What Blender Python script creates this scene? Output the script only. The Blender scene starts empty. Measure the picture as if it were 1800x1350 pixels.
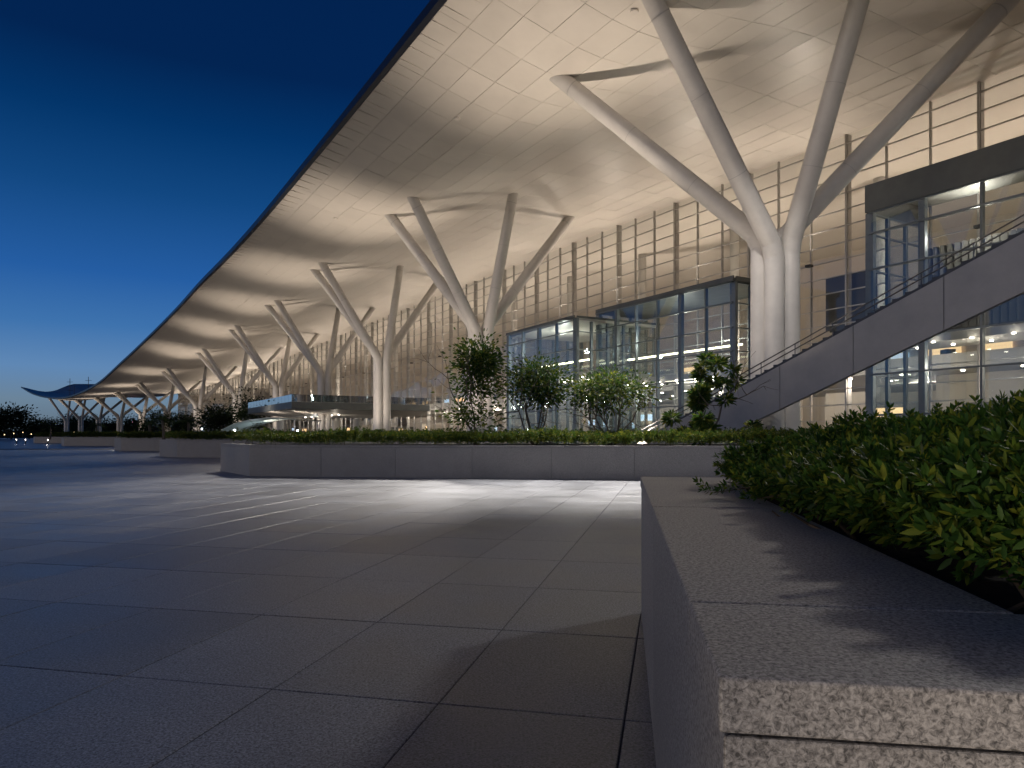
import bpy, math, random
import numpy as np
from mathutils import Vector, Matrix

random.seed(7)
rng = np.random.default_rng(7)
R = math.radians
scene = bpy.context.scene
COL = scene.collection

# ------------------------------------------------------------------ camera
EYE = 1.2
F = 1230.0            # focal length in pixels of an 1800 px wide frame
cam = bpy.data.cameras.new('camera')
cam_ob = bpy.data.objects.new('camera', cam)
COL.objects.link(cam_ob)
cam_ob.location = (0, 0, EYE)
cam_ob.rotation_euler = (R(90), 0, 0)
cam.sensor_width = 36.0
cam.lens = 36.0 * F / 1800.0
cam.shift_y = 90.0 / 1800.0
cam.clip_start = 0.05
cam.clip_end = 6000
scene.camera = cam_ob

# ------------------------------------------------------------------ world: dusk sky
world = bpy.data.worlds.new('World')
scene.world = world
world.use_nodes = True
wn = world.node_tree
bg = wn.nodes['Background']
sky = wn.nodes.new('ShaderNodeTexSky')
sky.sky_type = 'NISHITA'
sky.sun_disc = False
sky.sun_elevation = R(0.5)
sky.sun_rotation = R(180)
sky.ozone_density = 5.0
sky.dust_density = 0.3
tc = wn.nodes.new('ShaderNodeTexCoord')
sep = wn.nodes.new('ShaderNodeSeparateXYZ')
wn.links.new(tc.outputs['Generated'], sep.inputs[0])
ramp = wn.nodes.new('ShaderNodeValToRGB')          # deep blue dusk gradient by elevation
wn.links.new(sep.outputs['Z'], ramp.inputs[0])
cr = ramp.color_ramp
stops = [(0.0, (.115, .155, .20)), (.043, (.15, .235, .33)), (.083, (.118, .25, .47)), (.135, (.050, .175, .43)), (.198, (.019, .112, .37)),
         (.295, (.006, .064, .222)), (.373, (.001, .035, .142)), (.438, (.0008, .018, .085)), (1.0, (.0006, .009, .048))]
while len(cr.elements) < len(stops):
    cr.elements.new(0.5)
for el, (p, c) in zip(cr.elements, stops):
    el.position = p
    el.color = (*c, 1)
nsc = wn.nodes.new('ShaderNodeMix'); nsc.data_type = 'RGBA'; nsc.blend_type = 'MIX'
nsc.inputs['Factor'].default_value = 0.03
wn.links.new(ramp.outputs[0], nsc.inputs['A'])
sc5 = wn.nodes.new('ShaderNodeMix'); sc5.data_type = 'RGBA'; sc5.blend_type = 'MULTIPLY'
sc5.inputs['Factor'].default_value = 1.0
wn.links.new(sky.outputs[0], sc5.inputs['A'])
sc5.inputs['B'].default_value = (.10, .10, .10, 1)
wn.links.new(sc5.outputs['Result'], nsc.inputs['B'])
wn.links.new(nsc.outputs['Result'], bg.inputs['Color'])
bg.inputs['Strength'].default_value = 1.0

# after-glow: one very soft, very weak sun low behind the camera
sun = bpy.data.lights.new('sun', 'SUN')
sun.energy = 0.46
sun.angle = R(25)
sun.color = (1.0, .80, .60)
sun_ob = bpy.data.objects.new('sun', sun)
COL.objects.link(sun_ob)
sun_ob.rotation_euler = (R(82), 0, R(-56))

vs = scene.view_settings
vs.view_transform = 'Standard'
vs.look = 'None'
vs.exposure = 0.0
vs.gamma = 1.0
cy = scene.cycles
cy.use_denoising = True
cy.max_bounces = 6
cy.diffuse_bounces = 3
cy.glossy_bounces = 3
cy.transmission_bounces = 4
cy.transparent_max_bounces = 16
cy.caustics_reflective = False
cy.caustics_refractive = False
cy.sample_clamp_indirect = 4.0
cy.use_light_tree = True
cy.use_adaptive_sampling = True
cy.adaptive_threshold = .02

# ------------------------------------------------------------------ helpers
ABS = {}


def px(u, v, Y):
    """photograph pixel at a chosen distance -> world point"""
    return Vector(((u - 900) / F * Y, Y, EYE + (765 - v) / F * Y))


def proj(p):
    y = max(p[1], 1e-3)
    return 900 + p[0] / y * F, 765 - (p[2] - EYE) / y * F


def empty(name, loc, label=None, cat=None, group=None, parent=None):
    o = bpy.data.objects.new(name, None)
    o.empty_display_size = 0.2
    COL.objects.link(o)
    loc = Vector(loc)
    ABS[o.name] = loc.copy()
    if parent:
        o.parent = parent
        o.location = loc - ABS[parent.name]
    else:
        o.location = loc
    tag(o, label, cat, group)
    return o


def tag(o, label=None, cat=None, group=None, kind=None):
    if label: o['label'] = label
    if cat: o['category'] = cat
    if group: o['group'] = group
    if kind: o['kind'] = kind
    return o


class MB:
    def __init__(self):
        self.v = []
        self.f = []
        self.smooth = False

    def quad(self, a, b, c, d):
        n = len(self.v)
        self.v += [a, b, c, d]
        self.f.append((n, n + 1, n + 2, n + 3))

    def hexa(self, p):          # 8 points: bottom ring 0-3, top ring 4-7
        n = len(self.v)
        self.v += [tuple(q) for q in p]
        for q in ((3, 2, 1, 0), (4, 5, 6, 7), (0, 1, 5, 4), (1, 2, 6, 5), (2, 3, 7, 6), (3, 0, 4, 7)):
            self.f.append(tuple(n + i for i in q))

    def box(self, lo, hi):
        (x0, y0, z0), (x1, y1, z1) = lo, hi
        self.hexa([(x0, y0, z0), (x1, y0, z0), (x1, y1, z0), (x0, y1, z0),
                   (x0, y0, z1), (x1, y0, z1), (x1, y1, z1), (x0, y1, z1)])

    def obox(self, c, ax, ay, lx, ly, z0, z1):
        """box on plan axes ax, ay: centre c, half sizes lx, ly"""
        ax, ay = Vector(ax).to_2d(), Vector(ay).to_2d()
        c = Vector(c).to_2d()
        q = [c - ax * lx - ay * ly, c + ax * lx - ay * ly, c + ax * lx + ay * ly, c - ax * lx + ay * ly]
        self.hexa([(p.x, p.y, z0) for p in q] + [(p.x, p.y, z1) for p in q])

    def prism(self, plan, z0, z1):
        n = len(self.v)
        m = len(plan)
        self.v += [(p[0], p[1], z0) for p in plan] + [(p[0], p[1], z1) for p in plan]
        self.f.append(tuple(n + i for i in reversed(range(m))))
        self.f.append(tuple(n + m + i for i in range(m)))
        for i in range(m):
            j = (i + 1) % m
            self.f.append((n + i, n + j, n + m + j, n + m + i))

    def rings(self, rings, cap=True):
        n = len(self.v)
        m = len(rings[0])
        for r in rings:
            self.v += [tuple(q) for q in r]
        for k in range(len(rings) - 1):
            for i in range(m):
                j = (i + 1) % m
                self.f.append((n + k * m + i, n + k * m + j, n + (k + 1) * m + j, n + (k + 1) * m + i))
        if cap:
            self.f.append(tuple(n + i for i in reversed(range(m))))
            self.f.append(tuple(n + (len(rings) - 1) * m + i for i in range(m)))

    def tube(self, pts, rad, seg=10, cap=True):
        pts = [Vector(p) for p in pts]
        if not isinstance(rad, (list, tuple)):
            rad = [rad] * len(pts)
        rings = []
        up = None
        for i, p in enumerate(pts):
            t = (pts[min(i + 1, len(pts) - 1)] - pts[max(i - 1, 0)]).normalized()
            if up is None:
                up = Vector((0, 0, 1)) if abs(t.z) < .9 else Vector((1, 0, 0))
            a = t.cross(up).normalized()
            b = a.cross(t).normalized()
            up = b
            rings.append([p + (a * math.cos(2 * math.pi * k / seg) + b * math.sin(2 * math.pi * k / seg)) * rad[i]
                          for k in range(seg)])
        self.rings(rings, cap)

    def sphere(self, c, r, seg=8, rows=5):
        c = Vector(c)
        rings = []
        for i in range(rows + 1):
            a = math.pi * (i / rows) * .98 + .01 * math.pi
            rings.append([c + Vector((math.cos(2 * math.pi * k / seg) * math.sin(a),
                                      math.sin(2 * math.pi * k / seg) * math.sin(a), -math.cos(a))) * r
                          for k in range(seg)])
        self.rings(rings)

    def build(self, name, material, parent=None, loc=None, smooth=False, bevel=0):
        base = ABS[parent.name] if parent else Vector(loc if loc else (0, 0, 0))
        me = bpy.data.meshes.new(name)
        me.from_pydata([(p[0] - base[0], p[1] - base[1], p[2] - base[2]) for p in self.v], [], self.f)
        me.materials.append(material)
        if smooth:
            me.shade_smooth()
            me.set_sharp_from_angle(angle=R(40))
        o = bpy.data.objects.new(name, me)
        COL.objects.link(o)
        if parent:
            o.parent = parent
            ABS[o.name] = base.copy()
        else:
            o.location = base
            ABS[o.name] = base.copy()
        if bevel:
            b = o.modifiers.new('bevel', 'BEVEL')
            b.width = bevel
            b.segments = 2
            b.limit_method = 'ANGLE'
            b.angle_limit = R(40)
        return o


def np_mesh(name, V, Fq, material, parent=None, base=(0, 0, 0)):
    """fast mesh from numpy arrays; Fq is (n,3) or (n,4)"""
    me = bpy.data.meshes.new(name)
    n, k = Fq.shape
    me.vertices.add(len(V))
    me.vertices.foreach_set('co', (V - np.array(base)).astype(np.float32).ravel())
    me.loops.add(n * k)
    me.loops.foreach_set('vertex_index', Fq.astype(np.int32).ravel())
    me.polygons.add(n)
    me.polygons.foreach_set('loop_start', np.arange(0, n * k, k, dtype=np.int32))
    me.update(calc_edges=True)
    me.validate()
    me.materials.append(material)
    o = bpy.data.objects.new(name, me)
    COL.objects.link(o)
    if parent:
        o.parent = parent
        o.location = Vector(base) - ABS[parent.name]
    else:
        o.location = base
    ABS[o.name] = Vector(base)
    return o


# ------------------------------------------------------------------ materials
def new_mat(name):
    m = bpy.data.materials.new(name)
    m.use_nodes = True
    return m, m.node_tree, m.node_tree.nodes['Principled BSDF']


def mat(name, col, rough=.5, metal=0.0, spec=.5, noise=0.0, scale=6.0, bump=0.0, bscale=60.0, objrand=0.0, coat=0.0):
    m, nt, b = new_mat(name)
    b.inputs['Base Color'].default_value = (*col, 1)
    b.inputs['Roughness'].default_value = rough
    b.inputs['Metallic'].default_value = metal
    b.inputs['Specular IOR Level'].default_value = spec
    b.inputs['Coat Weight'].default_value = coat
    tcn = nt.nodes.new('ShaderNodeTexCoord')
    out = None
    if noise or objrand:
        val = None
        if noise:
            nz = nt.nodes.new('ShaderNodeTexNoise')
            nz.inputs['Scale'].default_value = scale
            nz.inputs['Detail'].default_value = 6
            nz.inputs['Roughness'].default_value = .65
            nt.links.new(tcn.outputs['Object'], nz.inputs['Vector'])
            mr = nt.nodes.new('ShaderNodeMapRange')
            mr.inputs['From Min'].default_value = .3
            mr.inputs['From Max'].default_value = .7
            mr.inputs['To Min'].default_value = 1 - noise
            mr.inputs['To Max'].default_value = 1 + noise
            nt.links.new(nz.outputs['Fac'], mr.inputs['Value'])
            val = mr.outputs['Result']
            rr = nt.nodes.new('ShaderNodeMapRange')
            rr.inputs['From Min'].default_value = .3
            rr.inputs['From Max'].default_value = .7
            rr.inputs['To Min'].default_value = max(.02, rough - .08)
            rr.inputs['To Max'].default_value = min(1, rough + .08)
            nt.links.new(nz.outputs['Fac'], rr.inputs['Value'])
            nt.links.new(rr.outputs['Result'], b.inputs['Roughness'])
        if objrand:
            oi = nt.nodes.new('ShaderNodeObjectInfo')
            mo = nt.nodes.new('ShaderNodeMapRange')
            mo.inputs['To Min'].default_value = 1 - objrand
            mo.inputs['To Max'].default_value = 1 + objrand
            nt.links.new(oi.outputs['Random'], mo.inputs['Value'])
            if val is None:
                val = mo.outputs['Result']
            else:
                mm = nt.nodes.new('ShaderNodeMath'); mm.operation = 'MULTIPLY'
                nt.links.new(val, mm.inputs[0]); nt.links.new(mo.outputs['Result'], mm.inputs[1])
                val = mm.outputs[0]
        mx = nt.nodes.new('ShaderNodeMix'); mx.data_type = 'RGBA'; mx.blend_type = 'MULTIPLY'
        mx.inputs['Factor'].default_value = 1
        mx.inputs['A'].default_value = (*col, 1)
        nt.links.new(val, mx.inputs['B'])
        nt.links.new(mx.outputs['Result'], b.inputs['Base Color'])
    if bump:
        nb = nt.nodes.new('ShaderNodeTexNoise')
        nb.inputs['Scale'].default_value = bscale
        nb.inputs['Detail'].default_value = 4
        nt.links.new(tcn.outputs['Object'], nb.inputs['Vector'])
        bp = nt.nodes.new('ShaderNodeBump')
        bp.inputs['Strength'].default_value = bump
        bp.inputs['Distance'].default_value = .01
        nt.links.new(nb.outputs['Fac'], bp.inputs['Height'])
        nt.links.new(bp.outputs['Normal'], b.inputs['Normal'])
    return m


def granite(name, base, rough=.55, grain=220.0, contrast=.55, objrand=.05, bump=.25, stain=.10, joints=None, world=False):
    """speckled flamed granite: fine crystals, soft blotches, slight tint per slab"""
    m, nt, b = new_mat(name)
    N, L = nt.nodes, nt.links
    tcn = N.new('ShaderNodeTexCoord')
    src = tcn.outputs['Object']
    if world:
        g = N.new('ShaderNodeNewGeometry')
        src = g.outputs['Position']
    n1 = N.new('ShaderNodeTexNoise'); n1.inputs['Scale'].default_value = grain; n1.inputs['Detail'].default_value = 3
    n1.inputs['Roughness'].default_value = .7; n1.inputs['Distortion'].default_value = .6
    L.new(src, n1.inputs['Vector'])
    r1 = N.new('ShaderNodeMapRange')
    r1.inputs['From Min'].default_value = .34; r1.inputs['From Max'].default_value = .66
    r1.inputs['To Min'].default_value = 1 - contrast; r1.inputs['To Max'].default_value = 1 + contrast
    L.new(n1.outputs['Fac'], r1.inputs['Value'])
    n2 = N.new('ShaderNodeTexNoise'); n2.inputs['Scale'].default_value = .9; n2.inputs['Detail'].default_value = 7
    n2.inputs['Roughness'].default_value = .6
    L.new(src, n2.inputs['Vector'])
    r2 = N.new('ShaderNodeMapRange')
    r2.inputs['From Min'].default_value = .3; r2.inputs['From Max'].default_value = .7
    r2.inputs['To Min'].default_value = 1 - stain; r2.inputs['To Max'].default_value = 1 + stain
    L.new(n2.outputs['Fac'], r2.inputs['Value'])
    m1 = N.new('ShaderNodeMath'); m1.operation = 'MULTIPLY'
    L.new(r1.outputs['Result'], m1.inputs[0]); L.new(r2.outputs['Result'], m1.inputs[1])
    oi = N.new('ShaderNodeObjectInfo')
    r3 = N.new('ShaderNodeMapRange')
    r3.inputs['To Min'].default_value = 1 - objrand; r3.inputs['To Max'].default_value = 1 + objrand
    gi = N.new('ShaderNodeNewGeometry')
    ai = N.new('ShaderNodeMath'); ai.operation = 'ADD'
    L.new(oi.outputs['Random'], ai.inputs[0]); L.new(gi.outputs['Random Per Island'], ai.inputs[1])
    fi = N.new('ShaderNodeMath'); fi.operation = 'FRACT'; L.new(ai.outputs[0], fi.inputs[0])
    L.new(fi.outputs[0], r3.inputs['Value'])
    m2 = N.new('ShaderNodeMath'); m2.operation = 'MULTIPLY'
    L.new(m1.outputs[0], m2.inputs[0]); L.new(r3.outputs['Result'], m2.inputs[1])
    mx = N.new('ShaderNodeMix'); mx.data_type = 'RGBA'; mx.blend_type = 'MULTIPLY'
    mx.inputs['Factor'].default_value = 1; mx.inputs['A'].default_value = (*base, 1)
    L.new(m2.outputs[0], mx.inputs['B'])
    L.new(mx.outputs['Result'], b.inputs['Base Color'])
    r4 = N.new('ShaderNodeMapRange')
    r4.inputs['From Min'].default_value = .3; r4.inputs['From Max'].default_value = .7
    r4.inputs['To Min'].default_value = rough - .1; r4.inputs['To Max'].default_value = rough + .1
    L.new(n2.outputs['Fac'], r4.inputs['Value'])
    L.new(r4.outputs['Result'], b.inputs['Roughness'])
    bp = N.new('ShaderNodeBump'); bp.inputs['Strength'].default_value = bump; bp.inputs['Distance'].default_value = .003
    L.new(n1.outputs['Fac'], bp.inputs['Height'])
    L.new(bp.outputs['Normal'], b.inputs['Normal'])
    return m


def glass_mat(name, tint=(.86, .9, .9), refl=1.0, ior=1.5, grough=.015):
    m = bpy.data.materials.new(name)
    m.use_nodes = True
    nt = m.node_tree
    for n in list(nt.nodes):
        nt.nodes.remove(n)
    o = nt.nodes.new('ShaderNodeOutputMaterial')
    t = nt.nodes.new('ShaderNodeBsdfTransparent'); t.inputs[0].default_value = (*tint, 1)
    g = nt.nodes.new('ShaderNodeBsdfGlossy'); g.inputs['Roughness'].default_value = grough
    g.inputs['Color'].default_value = (.95, .97, 1, 1)
    tcn = nt.nodes.new('ShaderNodeTexCoord')
    nz = nt.nodes.new('ShaderNodeTexNoise'); nz.inputs['Scale'].default_value = .55; nz.inputs['Detail'].default_value = 1
    geo = nt.nodes.new('ShaderNodeNewGeometry')
    nt.links.new(geo.outputs['Position'], nz.inputs['Vector'])
    bp = nt.nodes.new('ShaderNodeBump'); bp.inputs['Strength'].default_value = .12; bp.inputs['Distance'].default_value = .05
    nt.links.new(nz.outputs['Fac'], bp.inputs['Height'])
    nt.links.new(bp.outputs['Normal'], g.inputs['Normal'])
    # Schlick reflectance from the angle of view, the same from both sides of the pane
    dt = nt.nodes.new('ShaderNodeVectorMath'); dt.operation = 'DOT_PRODUCT'
    nt.links.new(geo.outputs['Incoming'], dt.inputs[0]); nt.links.new(geo.outputs['Normal'], dt.inputs[1])
    ab = nt.nodes.new('ShaderNodeMath'); ab.operation = 'ABSOLUTE'; nt.links.new(dt.outputs['Value'], ab.inputs[0])
    om = nt.nodes.new('ShaderNodeMath'); om.operation = 'SUBTRACT'; om.inputs[0].default_value = 1; nt.links.new(ab.outputs[0], om.inputs[1])
    pw = nt.nodes.new('ShaderNodeMath'); pw.operation = 'POWER'; pw.inputs[1].default_value = 5; nt.links.new(om.outputs[0], pw.inputs[0])
    f0 = ((ior - 1) / (ior + 1)) ** 2
    ma = nt.nodes.new('ShaderNodeMath'); ma.operation = 'MULTIPLY_ADD'; ma.inputs[1].default_value = 1 - f0; ma.inputs[2].default_value = f0
    nt.links.new(pw.outputs[0], ma.inputs[0])
    mu = nt.nodes.new('ShaderNodeMath'); mu.operation = 'MULTIPLY'; mu.use_clamp = True
    mu.inputs[1].default_value = refl
    nt.links.new(ma.outputs[0], mu.inputs[0])
    mx = nt.nodes.new('ShaderNodeMixShader')
    nt.links.new(mu.outputs[0], mx.inputs[0]); nt.links.new(t.outputs[0], mx.inputs[1]); nt.links.new(g.outputs[0], mx.inputs[2])
    nt.links.new(mx.outputs[0], o.inputs[0])
    return m


def emit_mat(name, col, strength):
    m, nt, b = new_mat(name)
    b.inputs['Base Color'].default_value = (*col, 1)
    b.inputs['Emission Color'].default_value = (*col, 1)
    b.inputs['Emission Strength'].default_value = strength
    return m


def leaf_mat(name, c0, c1, c2, rough=.55):
    """leaf colour varies from leaf to leaf (random per island)"""
    m, nt, b = new_mat(name)
    N, L = nt.nodes, nt.links
    g = N.new('ShaderNodeNewGeometry')
    oi = N.new('ShaderNodeObjectInfo')
    ad = N.new('ShaderNodeMath'); ad.operation = 'ADD'
    L.new(g.outputs['Random Per Island'], ad.inputs[0])
    L.new(oi.outputs['Random'], ad.inputs[1])
    frc = N.new('ShaderNodeMath'); frc.operation = 'FRACT'
    L.new(ad.outputs[0], frc.inputs[0])
    rp = N.new('ShaderNodeValToRGB')
    e = rp.color_ramp.elements
    e[0].position = 0; e[0].color = (*c0, 1)
    e[1].position = 1; e[1].color = (*c2, 1)
    k = e.new(.62); k.color = (*c1, 1)
    L.new(frc.outputs[0], rp.inputs[0])
    L.new(rp.outputs[0], b.inputs['Base Color'])
    b.inputs['Roughness'].default_value = rough
    b.inputs['Specular IOR Level'].default_value = .3
    tr = N.new('ShaderNodeBsdfTranslucent')
    L.new(rp.outputs[0], tr.inputs['Color'])
    mx = N.new('ShaderNodeMixShader'); mx.inputs[0].default_value = .42
    L.new(b.outputs[0], mx.inputs[1]); L.new(tr.outputs[0], mx.inputs[2])
    L.new(mx.outputs[0], N['Material Output'].inputs[0])
    return m


M = dict(
    soffit=mat('soffit_panel_white', (.66, .61, .55), .38, noise=.05, scale=.6, objrand=.035),
    joint=mat('soffit_joint', (.34, .315, .285), .7),
    rooftop=mat('roof_metal', (.10, .13, .18), .45, metal=.3, noise=.1, scale=.3),
    fascia=mat('roof_edge_metal', (.025, .03, .045), .4, metal=.4),
    steel=mat('column_paint', (.62, .59, .55), .42, noise=.07, scale=1.4, bump=.03, bscale=8),
    collar=mat('dark_steel', (.05, .05, .055), .5, metal=.5),
    mullion=mat('mullion_metal', (.50, .48, .455), .38, metal=.5, noise=.08, scale=2),
    frame=mat('box_frame_metal', (.20, .225, .235), .4, metal=.4, noise=.1, scale=2),
    fasciabox=mat('box_fascia_metal', (.125, .135, .132), .45, metal=.3, noise=.12, scale=1.5),
    glass=glass_mat('curtain_glass', (.90, .92, .91), 1.7),
    boxglass=glass_mat('box_glass', (.80, .86, .87), 2.4),
    railglass=glass_mat('parapet_glass', (.16, .2, .24), 6.0, 1.6),
    louvre=mat('louvre_dark', (.17, .165, .155), .7, spec=.15),
    intwall=mat('interior_wall', (.60, .53, .45), .6, noise=.06, scale=.4),
    intfloor=mat('interior_floor', (.38, .35, .31), .3, noise=.08, scale=.5),
    intceil=mat('interior_ceiling', (.70, .64, .57), .5, noise=.06, scale=.25),
    slab=mat('slab_white', (.55, .52, .48), .5, noise=.05, scale=.6),
    concrete=mat('stair_panel', (.38, .37, .355), .5, noise=.10, scale=1.2, objrand=.04, bump=.05, bscale=30),
    step=mat('stair_step_dark', (.06, .065, .075), .5, noise=.15, scale=4),
    rail=mat('rail_metal', (.14, .14, .145), .35, metal=.7),
    tile=granite('paving_granite', (.158, .166, .187), .42, grain=95, contrast=.8, objrand=.13, stain=.28, world=True),
    ground=granite('paving_far', (.155, .156, .166), .42, grain=40, contrast=.2, objrand=0, stain=.2, world=True),
    pjoint=mat('paving_joint', (.035, .035, .04), .9),
    stone=granite('planter_granite', (.29, .268, .24), .55, grain=150, contrast=.7, objrand=.05, stain=.12, world=True),
    soil=mat('soil', (.018, .014, .010), .95, noise=.4, scale=20, bump=.5, bscale=40),
    leaf=leaf_mat('hedge_leaf', (.022, .064, .012), (.066, .135, .018), (.21, .23, .024)),
    leafmid=leaf_mat('low_hedge_leaf', (.02, .055, .010), (.06, .10, .014), (.20, .18, .02)),
    leaftree=leaf_mat('tree_leaf', (.024, .062, .014), (.062, .115, .02), (.2, .21, .03)),
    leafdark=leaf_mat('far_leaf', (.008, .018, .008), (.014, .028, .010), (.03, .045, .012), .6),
    palm=leaf_mat('palm_leaf', (.02, .05, .012), (.05, .085, .015), (.10, .13, .02)),
    bark=mat('bark', (.10, .08, .06), .85, noise=.3, scale=8, bump=.4, bscale=30),
    twig=mat('twig', (.09, .065, .04), .8, noise=.3, scale=20),
    hill=mat('hill', (.012, .016, .02), .9),
    lampw=emit_mat('lamp_cool', (.85, .93, 1.0), 14),
    lampb=emit_mat('bollard_lens', (1.0, .9, .78), 2.2),
    lampy=emit_mat('lamp_warm', (1.0, .72, .36), 4),
    downl=emit_mat('downlight_glow', (1.0, .88, .72), 22),
    ribbon=emit_mat('ribbon_light', (1.0, .93, .62), 5),
    shop=emit_mat('shop_sign_glow', (1.0, .62, .30), 1.6),
    screen=emit_mat('screen_glow', (.62, .78, 1.0), 1.1),
    beacon=emit_mat('red_beacon', (1.0, .35, .55), 14),
)

WARM = (1.0, .85, .70)


def spot(name, loc, target, energy, size, blend=1.0, radius=.15, color=WARM, parent=None):
    l = bpy.data.lights.new(name, 'SPOT')
    l.energy = energy
    l.spot_size = R(size)
    l.spot_blend = blend
    l.shadow_soft_size = radius
    l.color = color
    o = bpy.data.objects.new(name, l)
    COL.objects.link(o)
    d = Vector(target) - Vector(loc)
    o.rotation_euler = d.to_track_quat('-Z', 'Y').to_euler()
    o.location = Vector(loc) - (ABS[parent.name] if parent else Vector())
    if parent: o.parent = parent
    return o


def point(name, loc, energy, radius=.1, color=WARM, parent=None):
    l = bpy.data.lights.new(name, 'POINT')
    l.energy = energy
    l.shadow_soft_size = radius
    l.color = color
    o = bpy.data.objects.new(name, l)
    COL.objects.link(o)
    o.location = Vector(loc) - (ABS[parent.name] if parent else Vector())
    if parent: o.parent = parent
    return o


# ------------------------------------------------------------------ building reference curve
TR = [(38.5, -15), (24.9, 7.5), (11.3, 30), (-2.3, 52.5), (-13.6, 73.5), (-25.0, 93.5), (-38.0, 114), (-52.9, 135), (-70.0, 156),
      (-87.2, 177), (-104.6, 198), (-122.7, 219), (-141.7, 240), (-160.8, 261), (-179.5, 282), (-198, 303)]
K0 = -1               # k of the first point; tree columns stand at k = 1 .. 13
TRV = [Vector(p) for p in TR]


def P(k):
    i = min(max(int(math.floor(k - K0)), 1), len(TRV) - 3)
    t = (k - K0) - i
    p0, p1, p2, p3 = TRV[i - 1], TRV[i], TRV[i + 1], TRV[i + 2]
    return 0.5 * ((2 * p1) + (p2 - p0) * t + (2 * p0 - 5 * p1 + 4 * p2 - p3) * t * t + (3 * p1 - p0 - 3 * p2 + p3) * t ** 3)


KS = np.linspace(-.6, 13.6, 1421)
PS = np.array([tuple(P(k)) for k in KS])
SS = np.concatenate([[0], np.cumsum(np.hypot(*np.diff(PS, axis=0).T))])
SS -= np.interp(1.0, KS, SS)          # s = 0 at the first column


def s_of(k): return float(np.interp(k, KS, SS))


def k_of(s): return float(np.interp(s, SS, KS))


def frame_at(s):
    p = Vector((np.interp(s, SS, PS[:, 0]), np.interp(s, SS, PS[:, 1])))
    a = Vector((np.interp(s + 4, SS, PS[:, 0]), np.interp(s + 4, SS, PS[:, 1])))
    b = Vector((np.interp(s - 4, SS, PS[:, 0]), np.interp(s - 4, SS, PS[:, 1])))
    d = (a - b).normalized()
    return p, d, Vector((-d.y, d.x))      # along, outward (to the plaza)


def W(s, n, z=0.0):
    p, d, nn = frame_at(s)
    q = p + nn * n
    return Vector((q.x, q.y, z))


kk = [-1, 0, 1, 2, 3, 4, 5, 6, 7, 8, 9, 10, 11, 12, 13, 14]
E_N = [13, 13, 13, 13, 14.3, 15.4, 15.4, 15.4, 15.2, 15, 15, 15, 15, 15, 15, 15]
E_H = [17.7, 17.7, 17.7, 17.7, 18.0, 18.4, 18.6, 17.6, 15.0, 12.5, 11.3, 11.0, 12.2, 14.7, 18.4, 22]
A_H = [16.5, 16.5, 16.5, 16.5, 17.2, 17.5, 17.2, 16.1, 14.4, 12.9, 12.0, 11.6, 11.7, 12.9, 15.6, 19]
I_D = [1.2, 1.2, 1.2, 1.2, 1.2, 1.2, 1.2, 1.2, 1.2, 1.2, 1.1, 1.2, 1.6, 2.6, 3.8, 4.6]


def smooth_tab(tab, k):
    i = min(max(int(math.floor(k + 1)), 0), len(tab) - 2)
    t = k + 1 - i
    g = lambda j: tab[min(max(j, 0), len(tab) - 1)]
    p0, p1, p2, p3 = g(i - 1), g(i), g(i + 1), g(i + 2)
    return 0.5 * (2 * p1 + (p2 - p0) * t + (2 * p0 - 5 * p1 + 4 * p2 - p3) * t * t + (3 * p1 - p0 - 3 * p2 + p3) * t ** 3)


def edge_n(s): return smooth_tab(E_N, k_of(s))


def roof_z(s, n):
    """height of the soffit"""
    k = k_of(s)
    e = smooth_tab(E_N, k)
    eh, ah, idl = smooth_tab(E_H, k), smooth_tab(A_H, k), smooth_tab(I_D, k)
    xs = [-42, -13, -3, 6, e]
    ys = [ah + idl + .8, ah + idl, ah + idl * .9, ah, eh]
    # monotone cubic (PCHIP) across the building
    n = min(max(n, xs[0]), xs[-1])
    i = max(j for j in range(len(xs) - 1) if n >= xs[j] or j == 0)
    sl = [(ys[j + 1] - ys[j]) / (xs[j + 1] - xs[j]) for j in range(len(xs) - 1)]
    def m(j):
        if j == 0: return sl[0]
        if j == len(xs) - 1: return sl[-1]
        if sl[j - 1] * sl[j] <= 0: return 0
        return 2 / (1 / sl[j - 1] + 1 / sl[j])
    h = xs[i + 1] - xs[i]
    t = (n - xs[i]) / h
    return EYE + ys[i] * (1 + 2 * t) * (1 - t) ** 2 + h * m(i) * t * (1 - t) ** 2 + ys[i + 1] * t * t * (3 - 2 * t) + h * m(i + 1) * t * t * (t - 1)


def hit_roof(u, v, s0):
    """where the sight line through a photograph pixel meets the soffit near column s0"""
    d = Vector(((u - 900) / F, 1, (765 - v) / F))
    best = None
    for Y in np.arange(15, 320, .25):
        p = d * Y + Vector((0, 0, EYE))
        q, dd, nn = frame_at(s0)
        rel = p.to_2d() - q
        s, n = s0 + rel.dot(dd), rel.dot(nn)
        if abs(s - s0) > 30 or n < -14 or n > 20: continue
        if p.z >= roof_z(s, n):
            return s, n
    return None


S_A, S_B = s_of(-.45), s_of(13.05)
S_WALL = s_of(9.5)
NW = -13.0                            # curtain wall line

# ================================================================== SETTING: ground and paving
mb = MB()
mb.quad((-2500, -300, -.016), (2500, -300, -.016), (2500, 4500, -.016), (-2500, 4500, -.016))
tag(mb.build('ground', M['ground']), kind='structure')

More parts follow.
